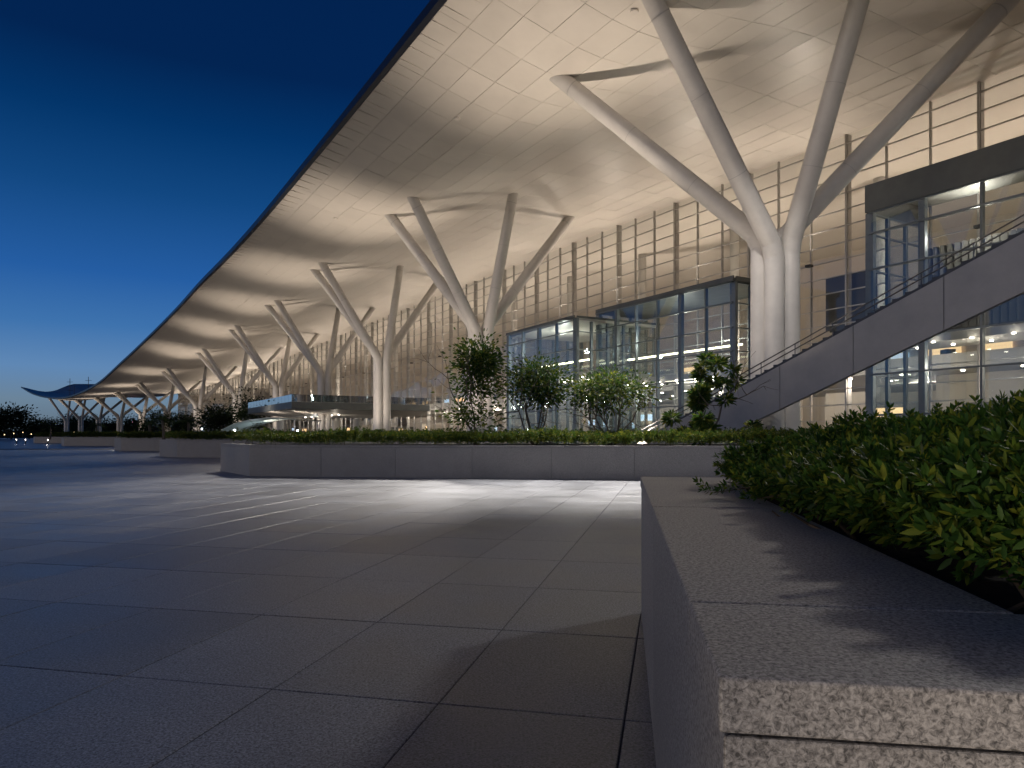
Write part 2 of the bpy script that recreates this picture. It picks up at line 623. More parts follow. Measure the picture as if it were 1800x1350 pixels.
TA = R(12.6)
te1 = Vector((math.sin(TA), math.cos(TA)))
te2 = Vector((math.cos(TA), -math.sin(TA)))
TL, TW, TG = 1.215, .825, .007
T0 = Vector((-.33, 3.13))
plaza_mb = MB()
plaza_mb.quad((-75, -6, -.0065), (60, -6, -.0065), (60, 62, -.0065), (-75, 62, -.0065))
plaza = plaza_mb.build('plaza', M['pjoint'])
tag(plaza, kind='structure')
cells = []
for i in range(-12, 50):
    for j in range(-75, 60):
        c = T0 + te1 * (i + .5) * TL + te2 * (j + .5) * TW
        if c.y < -1.0 or c.y > 58 or abs(c.x) > c.y * .95 + 8: continue
        u, v = proj((c.x, c.y, 0)) if c.y > .8 else (900, 2000)
        vis = c.y > 1.6 and -300 < u < 2000 and v < 1650
        # hidden inside planter footprints: leave out
        cells.append((0 if vis else 1, c.y, i, j, c))
cells.sort(key=lambda t: (t[0], t[1]))


def tile_mesh():
    me = bpy.data.meshes.new('paving_tile')
    hl, hw, b = TL / 2 - TG / 2, TW / 2 - TG / 2, .004
    m_ = MB()
    def ring(a, bq, z):
        return [(te1 * x + te2 * y).to_3d() + Vector((0, 0, z)) for x, y in ((-a, -bq), (-a, bq), (a, bq), (a, -bq))]
    m_.rings([ring(hl, hw, -.0048), ring(hl, hw, -b * .5), ring(hl - b, hw - b, 0)])
    me.from_pydata([tuple(p) for p in m_.v], [], m_.f)
    me.materials.append(M['tile'])
    return me


tme = tile_mesh()
for q in cells[:300]:
    o = bpy.data.objects.new('paving_tile', tme)
    COL.objects.link(o)
    o.parent = plaza
    o.location = (q[4].x, q[4].y, random.uniform(-.0012, .0012))
V, Fq = [], []
for q in cells[300:]:
    c = q[4]
    hl, hw = TL / 2 - TG / 2, TW / 2 - TG / 2
    n = len(V)
    z = random.uniform(-.001, .001)
    for zz in (z,):
        for x, y in ((-hl, -hw), (-hl, hw), (hl, hw), (hl, -hw)):
            p = c + te1 * x + te2 * y
            V.append((p.x, p.y, zz))
    Fq.append((n, n + 3, n + 2, n + 1))
o = np_mesh('paving_tiles_beyond', np.array(V), np.array(Fq), M['tile'], plaza)
tag(o, kind='stuff')

# ================================================================== TERMINAL BUILDING
base = W(20, -20, 0)
bld = empty('terminal_building', base, 'long white terminal with a sweeping wing roof and tall glass wall', 'building')

# ---- roof: soffit panels, backing, top shell
PS_S, PS_N, GAP, PT = 2.36, 1.45, .016, .03
roof = None
ss = np.arange(S_A, S_B + .01, 2.36)
NT = 22


def nrow(s, j, J):
    e = edge_n(s) - .25
    return NW + .02 + (e - NW - .02) * j / J


J = 19
# top shell and fascia
tb = MB()
grid_t = []
for s in ss:
    e = edge_n(s)
    row = []
    for n in list(np.linspace(-42, e, NT)):
        th = .35 + 1.3 * min(1, max(0, (e - n) / 9))
        p = W(s, n, 0)
        row.append((p.x, p.y, roof_z(s, n) + th))
    grid_t.append(row)
for a in range(len(ss) - 1):
    for b in range(NT - 1):
        tb.quad(grid_t[a][b], grid_t[a + 1][b], grid_t[a + 1][b + 1], grid_t[a][b + 1])
roof = tb.build('roof', M['rooftop'], bld, smooth=True)
# backing sheet just above the panels (shows as the joints)
bb = MB()
ns_b = [(-13.0 + .02) + t for t in np.linspace(0, 1, 14)]
gb = []
for s in ss:
    e = edge_n(s)
    row = []
    for t in np.linspace(0, 1, 27):
        n = NW + (e - .02 - NW) * t
        p = W(s, n, 0)
        row.append((p.x, p.y, roof_z(s, n) + .035))
    gb.append(row)
for a in range(len(ss) - 1):
    for b in range(26):
        bb.quad(gb[a][b], gb[a][b + 1], gb[a + 1][b + 1], gb[a + 1][b])
bb.build('soffit_backing', M['joint'], roof)
# fascia along the edge and far end
fb = MB()
for a in range(len(ss) - 1):
    e0, e1 = edge_n(ss[a]), edge_n(ss[a + 1])
    pts = []
    for s, e in ((ss[a], e0), (ss[a + 1], e1)):
        z = roof_z(s, e)
        o_, i_ = W(s, e + .04, 0), W(s, e - .24, 0)
        pts.append(((o_.x, o_.y, z - .03), (i_.x, i_.y, z - .05), (i_.x, i_.y, z + .33), (o_.x, o_.y, z + .40)))
    p, q = pts
    fb.quad(p[0], q[0], q[3], p[3]); fb.quad(p[1], p[0], q[0], q[1]); fb.quad(p[3], q[3], q[2], p[2])
fb.build('fascia', M['fascia'], roof)
eb = MB()
for (s, dn) in ((S_B - .02, 1),):
    ns = np.linspace(-42, edge_n(s), 30)
    for n0, n1 in zip(ns[:-1], ns[1:]):
        a_, b_ = W(s, n0), W(s, n1)
        za, zb = roof_z(s, n0), roof_z(s, n1)
        ta = .35 + 1.3 * min(1, max(0, (edge_n(s) - n0) / 9)); tb_ = .35 + 1.3 * min(1, max(0, (edge_n(s) - n1) / 9))
        eb.quad((a_.x, a_.y, za), (b_.x, b_.y, zb), (b_.x, b_.y, zb + tb_), (a_.x, a_.y, za + ta))
eb.build('end_fascia', M['fascia'], roof)


def panel(mbx, s0, s1, n00, n01, n10, n11, gap=GAP, drop=0.0):
    """one soffit cassette between two stations; n?0 at s0"""
    g = gap / 2
    c = []
    for s, n in ((s0 + g, n00 + g), (s1 - g, n10 + g), (s1 - g, n11 - g), (s0 + g, n01 - g)):
        p = W(s, n)
        c.append((p.x, p.y, roof_z(s, n) + drop))
    mbx.hexa(c + [(x, y, z + PT) for x, y, z in c])


pl = []
for a in range(len(ss) - 1):
    s0, s1 = ss[a], ss[a + 1] if a + 1 < len(ss) else S_B
    for j in range(J):
        n00, n01 = nrow(s0, j, J), nrow(s0, j + 1, J)
        n10, n11 = nrow(s1, j, J), nrow(s1, j + 1, J)
        c = W((s0 + s1) / 2, (n00 + n01) / 2)
        z = roof_z((s0 + s1) / 2, (n00 + n01) / 2)
        if c.y > 3:
            u, v = proj((c.x, c.y, z))
            inframe = -80 < u < 1900 and v > -80
        else:
            inframe = False
        pl.append((0 if inframe else 1, c.y, (s0, s1, n00, n01, n10, n11)))
pl.sort(key=lambda t: (t[0], t[1]))
for _, _, a in pl[:300]:
    m_ = MB()
    panel(m_, *a, drop=random.uniform(-.004, .004))
    m_.build('soffit_panel', M['soffit'], roof)
m_ = MB()
for _, _, a in pl[300:]:
    panel(m_, *a, drop=random.uniform(-.004, .004))
tag(m_.build('soffit_panels_beyond', M['soffit'], roof), kind='stuff')
# ribs under the outer rim
rs = np.arange(s_of(1) - 2, s_of(7), 1.18)
for i, s in enumerate(rs):
    e = edge_n(s)
    m_ = MB()
    ln = random.uniform(1.3, 1.6)
    ring = []
    for n in (e - .235, e - ln):
        p, d, nn = frame_at(s)
        q = p + nn * n
        z = roof_z(s, n)
        dep = .07 if n > e - 1 else .006
        w = d * .05
        ring.append([(q.x - w.x, q.y - w.y, z + .01), (q.x + w.x, q.y + w.y, z + .01), (q.x + w.x, q.y + w.y, z - dep), (q.x - w.x, q.y - w.y, z - dep)])
    m_.rings(ring)
    m_.build('edge_rib', M['soffit'], roof)
# antennas on the far roof
for (u, v0, v1, s, n) in ((128, 690, 671, s_of(11.9), 4), (158, 690, 664, s_of(11.2), 2)):
    p = W(s, n)
    z = roof_z(s, n) + 1.3
    m_ = MB()
    m_.tube([(p.x, p.y, z), (p.x, p.y, z + 6.5)], .09, 5)
    for dz in (2.2, 3.8, 5.2):
        m_.tube([(p.x - 1.1, p.y, z + dz), (p.x + 1.1, p.y, z + dz)], .06, 4)
    m_.tube([(p.x + 1.6, p.y, z), (p.x + 1.6, p.y, z + 4)], .07, 5)
    m_.build('antenna', M['collar'], roof)

# ---- interior hall (seen through the glass)
sI0, sI1 = s_of(-.4), S_WALL
st = list(np.linspace(sI0, sI1, 60))
m_ = MB()
for a, b in zip(st[:-1], st[1:]):
    ns = np.linspace(NW - .02, -41, 9)
    for n0, n1 in zip(ns[:-1], ns[1:]):
        m_.quad(*[tuple(W(s, n, roof_z(s, n) + .02)) for s, n in ((a, n0), (b, n0), (b, n1), (a, n1))])
m_.build('hall_ceiling', M['intceil'], bld, smooth=True)
m_ = MB()
for a, b in zip(st[:-1], st[1:]):
    m_.quad(*[tuple(W(s, n, .02)) for s, n in ((a, NW + .3), (a, -41), (b, -41), (b, NW + .3))])
m_.build('hall_floor', M['intfloor'], bld)
m_ = MB()
for a, b in zip(st[:-1], st[1:]):
    zt = roof_z(a, -40) + .1
    m_.quad(*[tuple(W(s, -40.5, z)) for s, z in ((a, 0), (b, 0), (b, zt), (a, zt))])
m_.build('hall_back_wall', M['intwall'], bld)
for s_ in (sI0, sI1):
    m_ = MB()
    ns = np.linspace(NW - .2, -40.5, 12)
    for n0, n1 in zip(ns[:-1], ns[1:]):
        m_.quad(tuple(W(s_, n0, 0)), tuple(W(s_, n1, 0)), tuple(W(s_, n1, roof_z(s_, n1))), tuple(W(s_, n0, roof_z(s_, n0))))
    m_.build('hall_end_wall', M['intwall'], bld)
# mezzanine slab with balustrade
m_ = MB()
for a, b in zip(st[:-1], st[1:]):
    c = [W(a, -19), W(b, -19), W(b, -40), W(a, -40)]
    m_.hexa([(q.x, q.y, 5.2) for q in c] + [(q.x, q.y, 6.1) for q in c])
mez = m_.build('mezzanine', M['slab'], bld)
m_ = MB()
for a, b in zip(st[:-1], st[1:]):
    m_.quad(*[tuple(W(s, -18.9, z)) for s, z in ((a, 6.1), (b, 6.1), (b, 7.2), (a, 7.2))])
m_.build('balustrade_glass', M['boxglass'], mez)
# hall columns, kiosks, wall openings
for s in np.arange(sI0 + 6, sI1, 13.1):
    m_ = MB()
    m_.tube([W(s, -22, 0), W(s, -22, roof_z(s, -22))], [.42, .42], 12)
    m_.build('hall_column', M['slab'], bld, smooth=True)
for i, s in enumerate(np.arange(sI0 + 3, min(sI1, 150), 5.6)):
    h = random.uniform(2.4, 3.4)
    n = random.uniform(-24, -18)
    p, d, nn = frame_at(s)
    m_ = MB()
    m_.obox(p + nn * n, d, nn, random.uniform(.9, 2.1), 1.0, .03, h)
    k_ = m_.build('kiosk', random.choice((M['louvre'], M['intwall'], M['fasciabox'])), bld)
    m_ = MB()
    m_.obox(p + nn * (n + 1.04), d, nn, random.uniform(.5, 1.2), .03, h - .9, h - .35)
    m_.build('lit_sign', random.choice((M['shop'], M['screen'], M['downl'] if i % 4 == 0 else M['shop'])), k_)
for i, s in enumerate(np.arange(sI0 + 3, min(sI1, 170), 4.3)):
    p, d, nn = frame_at(s)
    m_ = MB()
    z0 = 6.6
    m_.obox(p + nn * -40.3, d, nn, random.uniform(.8, 1.8), .1, z0, z0 + random.uniform(2.2, 3.4))
    m_.build('back_opening', random.choice((M['louvre'], M['fasciabox'], M['screen'], M['shop'])), bld)
for i, s in enumerate(np.arange(sI0 + 4, min(sI1, 170), 7.1)):       # partitions of the ground floor
    p, d, nn = frame_at(s)
    m_ = MB()
    m_.obox(p + nn * random.choice((-20.5, -21.5, -23)), d, nn, random.uniform(1.6, 3.3), .1, .03, random.choice((3.2, 4.2, 5.15)))
    m_.build('partition', M['intwall'], bld)
# downlights: small glowing discs under the mezzanine and in the vestibules
def downlight(parent, s, n, z, r=.11, mt='downl'):
    p = W(s, n)
    m_ = MB()
    m_.prism([(p.x + r * math.cos(a), p.y + r * math.sin(a)) for a in np.linspace(0, 2 * math.pi, 9)[:-1]], z - .05, z)
    return m_.build('downlight', M[mt], parent)
for s in np.arange(sI0 + 2, 80, 3.4):
    for n in (-20.5, -25):
        downlight(mez, s + random.uniform(-.3, .3), n, 5.18)

# interior lamps: real uplight troughs standing on the mezzanine edge and the hall floor
for i, s in enumerate(np.arange(sI0 + 6, sI1 - 4, 17.0)):
    b_ = W(s, -20.3, 6.1)
    t_ = empty('hall_uplight', b_, parent=bld)
    m_ = MB()
    m_.obox(b_, (1, 0), (0, 1), .3, .3, 6.11, 6.5)
    m_.build('lamp_body', M['collar'], t_)
    spot('hall_uplight_lamp', b_ + Vector((0, 0, .5)), W(s, -23, 18), 4300, 155, radius=.25, parent=t_, color=(1.0, .84, .69))
    if s > 110: continue
    point('hall_lamp', W(s, -15.6, 4.4), 300, radius=.3, color=(1.0, .86, .72), parent=t_)
    point('hall_lamp', W(s + 8.5, -15.6, 4.4), 300, radius=.3, color=(1.0, .88, .76), parent=t_)
    point('hall_lamp', W(s + 6, -29, 4.6), 500, radius=.3, color=(1.0, .86, .72), parent=t_)

# ---- curtain wall
BAY, ROW = 2.36, .96
cw = empty('curtain_wall', W(0, NW, 0), parent=bld)
sw = list(np.arange(s_of(-.42), S_WALL, BAY))
# the wall is left open where the glass vestibules stand in front of it only at door height; panes continue above
panes = []
for a, b in zip(sw[:-1], sw[1:]):
    zt = min(roof_z(a, NW), roof_z(b, NW)) - .03
    rows = list(np.arange(0.12, zt - .3, ROW)) + [zt]
    pa, pb = W(a, NW), W(b, NW)
    for z0, z1 in zip(rows[:-1], rows[1:]):
        u, v = proj((pa.x, pa.y, z0)) if pa.y > 2 else (9999, 0)
        vis = 0 if (pa.y > 2 and -50 < u < 1830 and -30 < v < 760) else 1
        panes.append((vis, pa.y, pa, pb, z0, z1))
panes.sort(key=lambda t: (t[0], t[1]))


def pane_geo(m_, pa, pb, z0, z1, th=.012, tilt=0.0):
    d = (pb - pa).normalized()
    nn = Vector((-d.y, d.x, 0))
    g = .035
    a, b = pa + d * g, pb - d * g
    f0, f1 = nn * random.uniform(-tilt, tilt), nn * random.uniform(-tilt, tilt)
    m_.quad((a.x + f0.x, a.y + f0.y, z0 + g), (b.x + f1.x, b.y + f1.y, z0 + g), (b.x - f0.x, b.y - f0.y, z1 - g), (a.x - f1.x, a.y - f1.y, z1 - g))


for q in panes[:300]:
    m_ = MB()
    pane_geo(m_, *q[2:], tilt=.006)
    m_.build('glass_pane', M['glass'], cw)
m_ = MB()
for q in panes[300:]:
    pane_geo(m_, *q[2:], tilt=.006)
tag(m_.build('glass_panes_beyond', M['glass'], cw), kind='stuff')
for i, s in enumerate(sw):
    p, d, nn = frame_at(s)
    q = p + nn * NW
    zt = roof_z(s, NW)
    m_ = MB()
    if i % 3 == 0:
        m_.obox(q - nn * .17, d, nn, .075, .17, 0, zt - .01)
        m_.obox(q + nn * .07, d, nn, .05, .05, 0, zt - .012)
    else:
        m_.obox(q - nn * .02, d, nn, .035, .09, 0, zt - .01)
    m_.build('mullion', M['mullion'], cw)
# transoms: one rail per level, following the wall
zmax = max(roof_z(s, NW) for s in sw)
for z in np.arange(.12, zmax, ROW):
    m_ = MB()
    for a, b in zip(sw[:-1], sw[1:]):
        if z > min(roof_z(a, NW), roof_z(b, NW)) - .25: continue
        pa, pb = W(a, NW), W(b, NW)
        d = (pb - pa).normalized()
        nn = Vector((-d.y, d.x, 0))
        c = [pa - nn * .03 + d * .05, pb - nn * .03 - d * .05, pb + nn * .09 - d * .05, pa + nn * .09 + d * .05]
        m_.hexa([(x.x, x.y, z - .03) for x in c] + [(x.x, x.y, z + .03) for x in c])
    m_.build('transom', M['mullion'], cw)
    # little bright clips where rails cross the posts
# dark louvre bank behind the glass
def louvre_bank(parent, s0, s1, n, z0, z1, pitch=.28):
    for s in np.arange(s0, s1, pitch):
        p, d, nn = frame_at(s)
        m_ = MB()
        m_.obox(p + nn * n, (d + nn * .6).normalized(), (nn - d * .6).normalized(), .13, .025, z0, z1)
        m_.build('louvre', M['louvre'], parent)
    m_ = MB()
    p, d, nn = frame_at((s0 + s1) / 2)
    m_.obox(p + nn * (n - .35), d, nn, (s1 - s0) / 2 + .1, .04, z0 - .05, z1 + .02)
    m_.build('louvre_back', M['louvre'], parent)


def s_at(u, n):
    """station where a line at distance n crosses photograph column u (straight first bays)"""
    best = min(np.arange(-30, 120, .05), key=lambda s: abs(proj(W(s, n))[0] - u) if W(s, n).y > 1 else 1e9)
    return float(best)


lb = empty('louvre_bank', W(s_at(1490, NW), NW - .8, 7), parent=bld)
louvre_bank(lb, s_at(1533, NW - .8), s_at(1455, NW - .8), NW - .8, 7.6, 10.9)

# ---- glass vestibules in front of the wall
def vestibule(uL, uR, nf, zt, name, label, fascia_h, rows, sills, roof_dark=True, louv=None, posts=1.0):
    sL, sR = s_at(uL, nf), s_at(uR, nf)      # sL > sR: left end is farther along
    t = empty(name, W((sL + sR) / 2, nf, 0), parent=bld)
    nb = max(2, round((sL - sR) / BAY))
    st_ = np.linspace(sR, sL, nb + 1)
    zf = zt - fascia_h
    # posts on the front
    for i, s in enumerate(st_):
        p, d, nn = frame_at(s)
        m_ = MB()
        w = .2 if i in (0, nb) else (.15 if i % 3 == 2 else .05)
        m_.obox(p + nn * (nf - .14), d, nn, w * posts, .12, 0, zf - .01)
        m_.build('post', M['frame'], t)
    p0, d, nn = frame_at((sL + sR) / 2)
    zs = [0.1] + list(rows) + [zf - .02]
    for z in zs:
        m_ = MB()
        c = p0 + nn * (nf + .02)
        m_.obox(c, d, nn, (sL - sR) / 2 + .02, .06, z - .04, z + .04)
        m_.build('rail', M['frame'], t)
    for i in range(nb):
        for z0, z1 in zip(zs[:-1], zs[1:]):
            a, b = W(st_[i] + .05, nf - .02), W(st_[i + 1] - .05, nf - .02)
            m_ = MB()
            pane_geo(m_, a, b, z0, z1, tilt=.008)
            m_.build('glass_pane', M['boxglass'], t)
    # side facing the camera (s = sR) and the far side
    for s, nm in ((sR, 'near'), (sL, 'far')):
        cols = max(2, round((nf - NW) / 1.7))
        nsd = np.linspace(nf, NW + .15, cols + 1)
        p, d, nn = frame_at(s)
        for i, n in enumerate(nsd[1:]):
            m_ = MB()
            m_.obox(p + nn * n, d, nn, .08, .1, 0, zf - .01)
            m_.build('post', M['frame'], t)
        for n0, n1 in zip(nsd[:-1], nsd[1:]):
            for z0, z1 in zip(zs[:-1], zs[1:]):
                m_ = MB()
                a, b = W(s, n0), W(s, n1)
                g = .05
                dd = (b - a).normalized()
                a, b = a + dd * g, b - dd * g
                m_.quad((a.x, a.y, z0 + g), (b.x, b.y, z0 + g), (b.x, b.y, z1 - g), (a.x, a.y, z1 - g))
                m_.build('glass_pane', M['boxglass'], t)
        for z in zs:
            m_ = MB()
            m_.obox(p + nn * ((nf + NW) / 2), d, nn, .06, (nf - NW) / 2 - .12, z - .035, z + .035)
            m_.build('rail', M['frame'], t)
    # fascia and roof
    m_ = MB()
    c = p0 + nn * (nf + .08)
    m_.obox(c, d, nn, (sL - sR) / 2 + .12, .06, zf, zt)
    m_.build('fascia', M['fasciabox'], t)
    for s, sg in ((sR, -1), (sL, 1)):
        m_ = MB()
        m_.obox(frame_at(s)[0] + nn * ((nf + NW) / 2) + d * sg * .09, d, nn, .03, (nf - NW) / 2 - .02, zf + .002, zt - .002)
        m_.build('fascia_side', M['fasciabox'], t)
    m_ = MB()
    m_.obox(p0 + nn * ((nf + NW) / 2 - .1), d, nn, (sL - sR) / 2 - .05, (nf - NW) / 2 - .15, zt - .3, zt - .06)
    m_.build('flat_roof', M['fasciabox'] if roof_dark else M['slab'], t)
    return t, sL, sR, d, nn


rv, rL, rR, rd, rn = vestibule(1527, 2350, -8, 13.6, 'glass_vestibule', '', 1.35, (2.2, 4.2, 5.9, 7.4, 9.4, 11.2), (), posts=1.0)
louvre_bank(rv, rR + 6, rL - 1.0, -11.4, 6.5, 10.7, .34)
mv, mL, mR, md, mn = vestibule(1050, 1287, -8, 10.75, 'glass_vestibule', '', .3, (1.5, 3.1, 4.7, 6.3, 7.7, 9.2), ())
lv, lL, lR, ld, ln_ = vestibule(892, 1010, -5.2, 9.9, 'glass_vestibule', '', .15, (1.5, 3.1, 4.7, 6.1, 7.5, 8.8), (), roof_dark=False)
# inner floors, ribbons and downlights of the vestibules
for t, sL, sR, nf, zs_, rib in ((rv, rL, rR, -8, (5.7,), None), (mv, mL, mR, -8, (5.0,), 1), (lv, lL, lR, -5.2, (5.6,), 1)):
    p0, d, nn = frame_at((sL + sR) / 2)
    for z in zs_:
        m_ = MB()
        m_.obox(p0 + nn * ((nf + NW) / 2 - .6), d, nn, (sL - sR) / 2 - .4, (nf - NW) / 2 - 1.0, z, z + .4)
        m_.build('inner_floor', M['slab'], t)
        for s in np.arange(min(sL, sR) + 1, max(sL, sR) - .6, 1.7):
            for n in (nf - 1.4, nf - 3.2):
                if s > -24: downlight(t, s, n, z - .01, .08)
    if rib:
        m_ = MB()
        m_.obox(p0 + nn * (nf - 2.2), d, nn, (sL - sR) / 2 - 1.2, .10, 6.9, 7.0)
        m_.build('ribbon_light', M['ribbon'], t)
        point('vestibule_lamp', (p0 + nn * (nf - 2.4)).to_3d() + Vector((0, 0, 4.3)), 420, radius=.2, color=(1, .93, .74), parent=t)
        point('vestibule_lamp', (p0 + nn * (nf - 2.4)).to_3d() + Vector((0, 0, 8.2)), 260, radius=.2, color=(.95, .97, .86), parent=t)
    else:
        for s in (sL - 4, sL - 10):
            point('vestibule_lamp', W(s, nf - 2.2, 4.6), 110, radius=.2, color=(1, .9, .76), parent=t)
            point('vestibule_lamp', W(s, nf - 2.2, 10.8), 160, radius=.2, color=(1, .92, .8), parent=t)

# ================================================================== TREE COLUMNS
TIPS = {  # photograph positions of the four branch tips of the columns one can read
    1: ((985, 137), (1145, -4), (1522, -40), (1785, -14)),
    2: ((685, 378), (725, 348), (902, 340), (1002, 382)),
    3: ((552, 475), (566, 462), (704, 467), (777, 487)),
    4: ((470, 537), (487, 528), (597, 541), (657, 541)),
    5: ((405, 580), (416, 572), (512, 592), (560, 587)),
}
JZ = {1: 8.17, 2: 7.9, 3: 8.2, 4: 8.3, 5: 8.15, 6: 7.7, 7: 6.8, 8: 6.6, 9: 6.1, 10: 5.8, 11: 5.8, 12: 6.2, 13: 6.2}
GEN = ((4.6, 6.2), (-.6, 6.3), (-3.2, -1.0), (-1.5, -8.0))
ORD = ['nearest', 'second', 'third', 'fourth', 'fifth', 'sixth', 'seventh', 'eighth', 'ninth', 'tenth', 'eleventh', 'twelfth', 'thirteenth']


def tree_column(k):
    s0 = s_of(k)
    p, d, nn = frame_at(s0)
    b = Vector((p.x, p.y, 0))
    lab = 'nearest and largest white branching tree column, beside the stair' if k == 1 else (
        'farthest white branching tree column under the upturned roof end' if k == 13 else
        '%s white branching tree column along the terminal, counting from the stair' % ORD[k - 1])
    t = empty('tree_column', b, lab, 'column', 'white tree columns along the terminal')
    tips = []
    for q in range(4):
        r = hit_roof(*TIPS[k][q], s0) if k in TIPS else None
        if r is None or not (-16 < r[0] - s0 < 16):
            r = (s0 + GEN[q][0], GEN[q][1])
        tips.append(r)
    zj = EYE + JZ[k]
    rad = .42
    seg = 20
    for q, (s, n) in enumerate(tips):
        tp = W(s, n, roof_z(s, n) + .06)
        dirp = (tp.to_2d() - p)
        # each pipe stands in its own quadrant of the bundle
        quad = ((.55, .55), (-.40, .62), (-.62, -.36), (.38, -.62))[q]
        off = d * quad[0] * .78 + nn * quad[1] * .78
        x, y = p.x + off.x, p.y + off.y
        zq = zj + (.25, -.35, -.15, .1)[q]
        J_ = Vector((x, y, zq))
        bd = (tp - J_).normalized()
        up = Vector((0, 0, 1))
        mid = (bd + up).normalized()            # normal of the mitre plane
        side = up.cross(bd).normalized()
        fwd_v = side.cross(up).normalized()
        fwd_b = side.cross(bd).normalized()
        def ring_v(z, r, c=None):
            return [Vector((x, y, z)) + (side * math.cos(2 * math.pi * i / seg) + fwd_v * math.sin(2 * math.pi * i / seg)) * r for i in range(seg)]
        def mitre(shift, r, axis, mid_, origin):
            out = []
            for i in range(seg):
                a = 2 * math.pi * i / seg
                v0 = origin + (side * math.cos(a) + fwd_v * math.sin(a)) * r
                # slide along the pipe axis on to the mitre plane
                tt = (origin - v0).dot(mid_) / axis.dot(mid_)
                out.append(v0 + axis * tt)
            return out
        # trunk pipe with a short bend piece
        ax2 = (up * 1.0 + bd * .9).normalized()
        m_ = MB()
        mid1 = (up + ax2).normalized()
        J1 = J_ - up * .35
        r1 = mitre(0, rad, up, mid1, J1)
        m_.rings([ring_v(0, rad * 1.22), ring_v(1.6, rad * 1.07), ring_v(3.4, rad), r1])
        m_.build('trunk_pipe', M['steel'], t, smooth=True)
        J2 = J1 + ax2 * .62
        mid2 = (ax2 + bd).normalized()
        def ring_on(axis, mid_, origin, r):
            fw = side.cross(axis).normalized()
            out = []
            for i in range(seg):
                a = 2 * math.pi * i / seg
                v0 = origin + (side * math.cos(a) + fw * math.sin(a)) * r
                tt = (origin - v0).dot(mid_) / axis.dot(mid_)
                out.append(v0 + axis * tt)
            return out
        m_ = MB()
        ra = ring_on(ax2, mid1, J1, rad)
        rb = ring_on(ax2, mid2, J2, rad)
        m_.rings([ra, rb])
        m_.build('bend', M['steel'], t, smooth=True)
        # branch: tapers a little, cut off along the soffit
        bd2 = (tp - J2).normalized()
        r0 = ring_on(bd2, mid2, J2, rad)
        fw = side.cross(bd2).normalized()
        L_ = (tp - J2).length
        rr = []
        for f_ in (.33, .66, .90):
            c = J2 + bd2 * L_ * f_
            rr.append([c + (side * math.cos(2 * math.pi * i / seg) + fw * math.sin(2 * math.pi * i / seg)) * (rad * (1 - .12 * f_)) for i in range(seg)])
        end = []
        for i in range(seg):
            v0 = tp + (side * math.cos(2 * math.pi * i / seg) + fw * math.sin(2 * math.pi * i / seg)) * (rad * .88)
            tt = (tp.z - v0.z) / bd2.z
            end.append(v0 + bd2 * tt)
        m_ = MB()
        m_.rings([r0] + rr + [end])
        br = m_.build('branch', M['steel'], t, smooth=True)
        if k <= 4:
            c = J2 + bd2 * (L_ * .93)
            m_ = MB()
            fwc = side.cross(bd2).normalized()
            ringc = lambda c_, r_: [c_ + (side * math.cos(2 * math.pi * i / seg) + fwc * math.sin(2 * math.pi * i / seg)) * r_ for i in range(seg)]
            m_.rings([ringc(c, rad * .905), ringc(c + bd2 * .05, rad * .905)])
            m_.build('weld_ring', M['mullion'], br, smooth=True)
            for fs in (.30, .62):
                c = J2 + bd2 * (L_ * fs)
                m_ = MB()
                rs_ = rad * (1 - .12 * fs) + .004
                m_.rings([ringc(c, rs_), ringc(c + bd2 * .025, rs_)])
                m_.build('weld_ring', M['mullion'], br, smooth=True)
    # dark core between the pipes
    m_ = MB()
    m_.tube([(p.x, p.y, 0), (p.x, p.y, zj - .4)], .22, 10)
    m_.build('core', M['collar'], t, smooth=True)
    return t, tips


cols = {}
for k in range(1, 14):
    cols[k] = tree_column(k)

# ================================================================== UPLIGHTS (ground fixtures that light the roof)
def uplight(s, n, ts, tn, energy, size, where, group, cat='uplight', radius=.18, color=WARM, h=.9, tz=16):
    b = W(s, n, 0)
    t = empty('ground_uplight', b, where, cat, group)
    m_ = MB()
    m_.tube([b + Vector((0, 0, 0)), b + Vector((0, 0, h - .25))], .06, 6)
    m_.build('stem', M['collar'], t)
    m_ = MB()
    m_.tube([b + Vector((0, 0, h - .28)), b + Vector((0, 0, h))], [.16, .24], 10)
    m_.build('housing', M['collar'], t)
    spot('uplight_lamp', b + Vector((0, 0, h + .08)), W(ts, tn, tz), energy, size, radius=radius, color=color, parent=t)
    return t


for k in range(1, 14):
    s0 = s_of(k)
    e = 1.0 if k < 7 else .65
    t = uplight(s0 + 5.6, 8.0, s0 + 6.0, 7.6, 7600 * e, 60, 'small ground uplight on the plaza side of a white tree column', 'ground uplights on the plaza side')
    spot('uplight_wide_lamp', W(s0 + 5.9, 8.0, 1.0), W(s0 + 6, 6, 16), 1800 * e, 120, radius=.18, parent=t)
    if k < 5:
        uplight(s0 - 5.5, 9.0, s0 - 1.5, 1.5, 2700 if k == 1 else 1900, 62, 'small ground uplight added on the stair side to brighten the branches of a white tree column', 'added ground uplights on the stair side', radius=.3, tz=13)  # extra lamps added to lift the dark upper branches
    if k < 10:
        uplight(s0 - (4.5 if k > 1 else -4.2), 6.4 if k > 1 else 4.4, s0, 0, 2600 if k > 1 else 1200, 56, 'small ground uplight facing a white tree column', 'ground uplights facing the columns', radius=.15, h=.5, tz=6)
uplight(s_of(0) + 8, 9.0, s_of(0) + 8, 9.2, 3200, 90, 'small ground uplight on the plaza side of a white tree column', 'ground uplights on the plaza side')
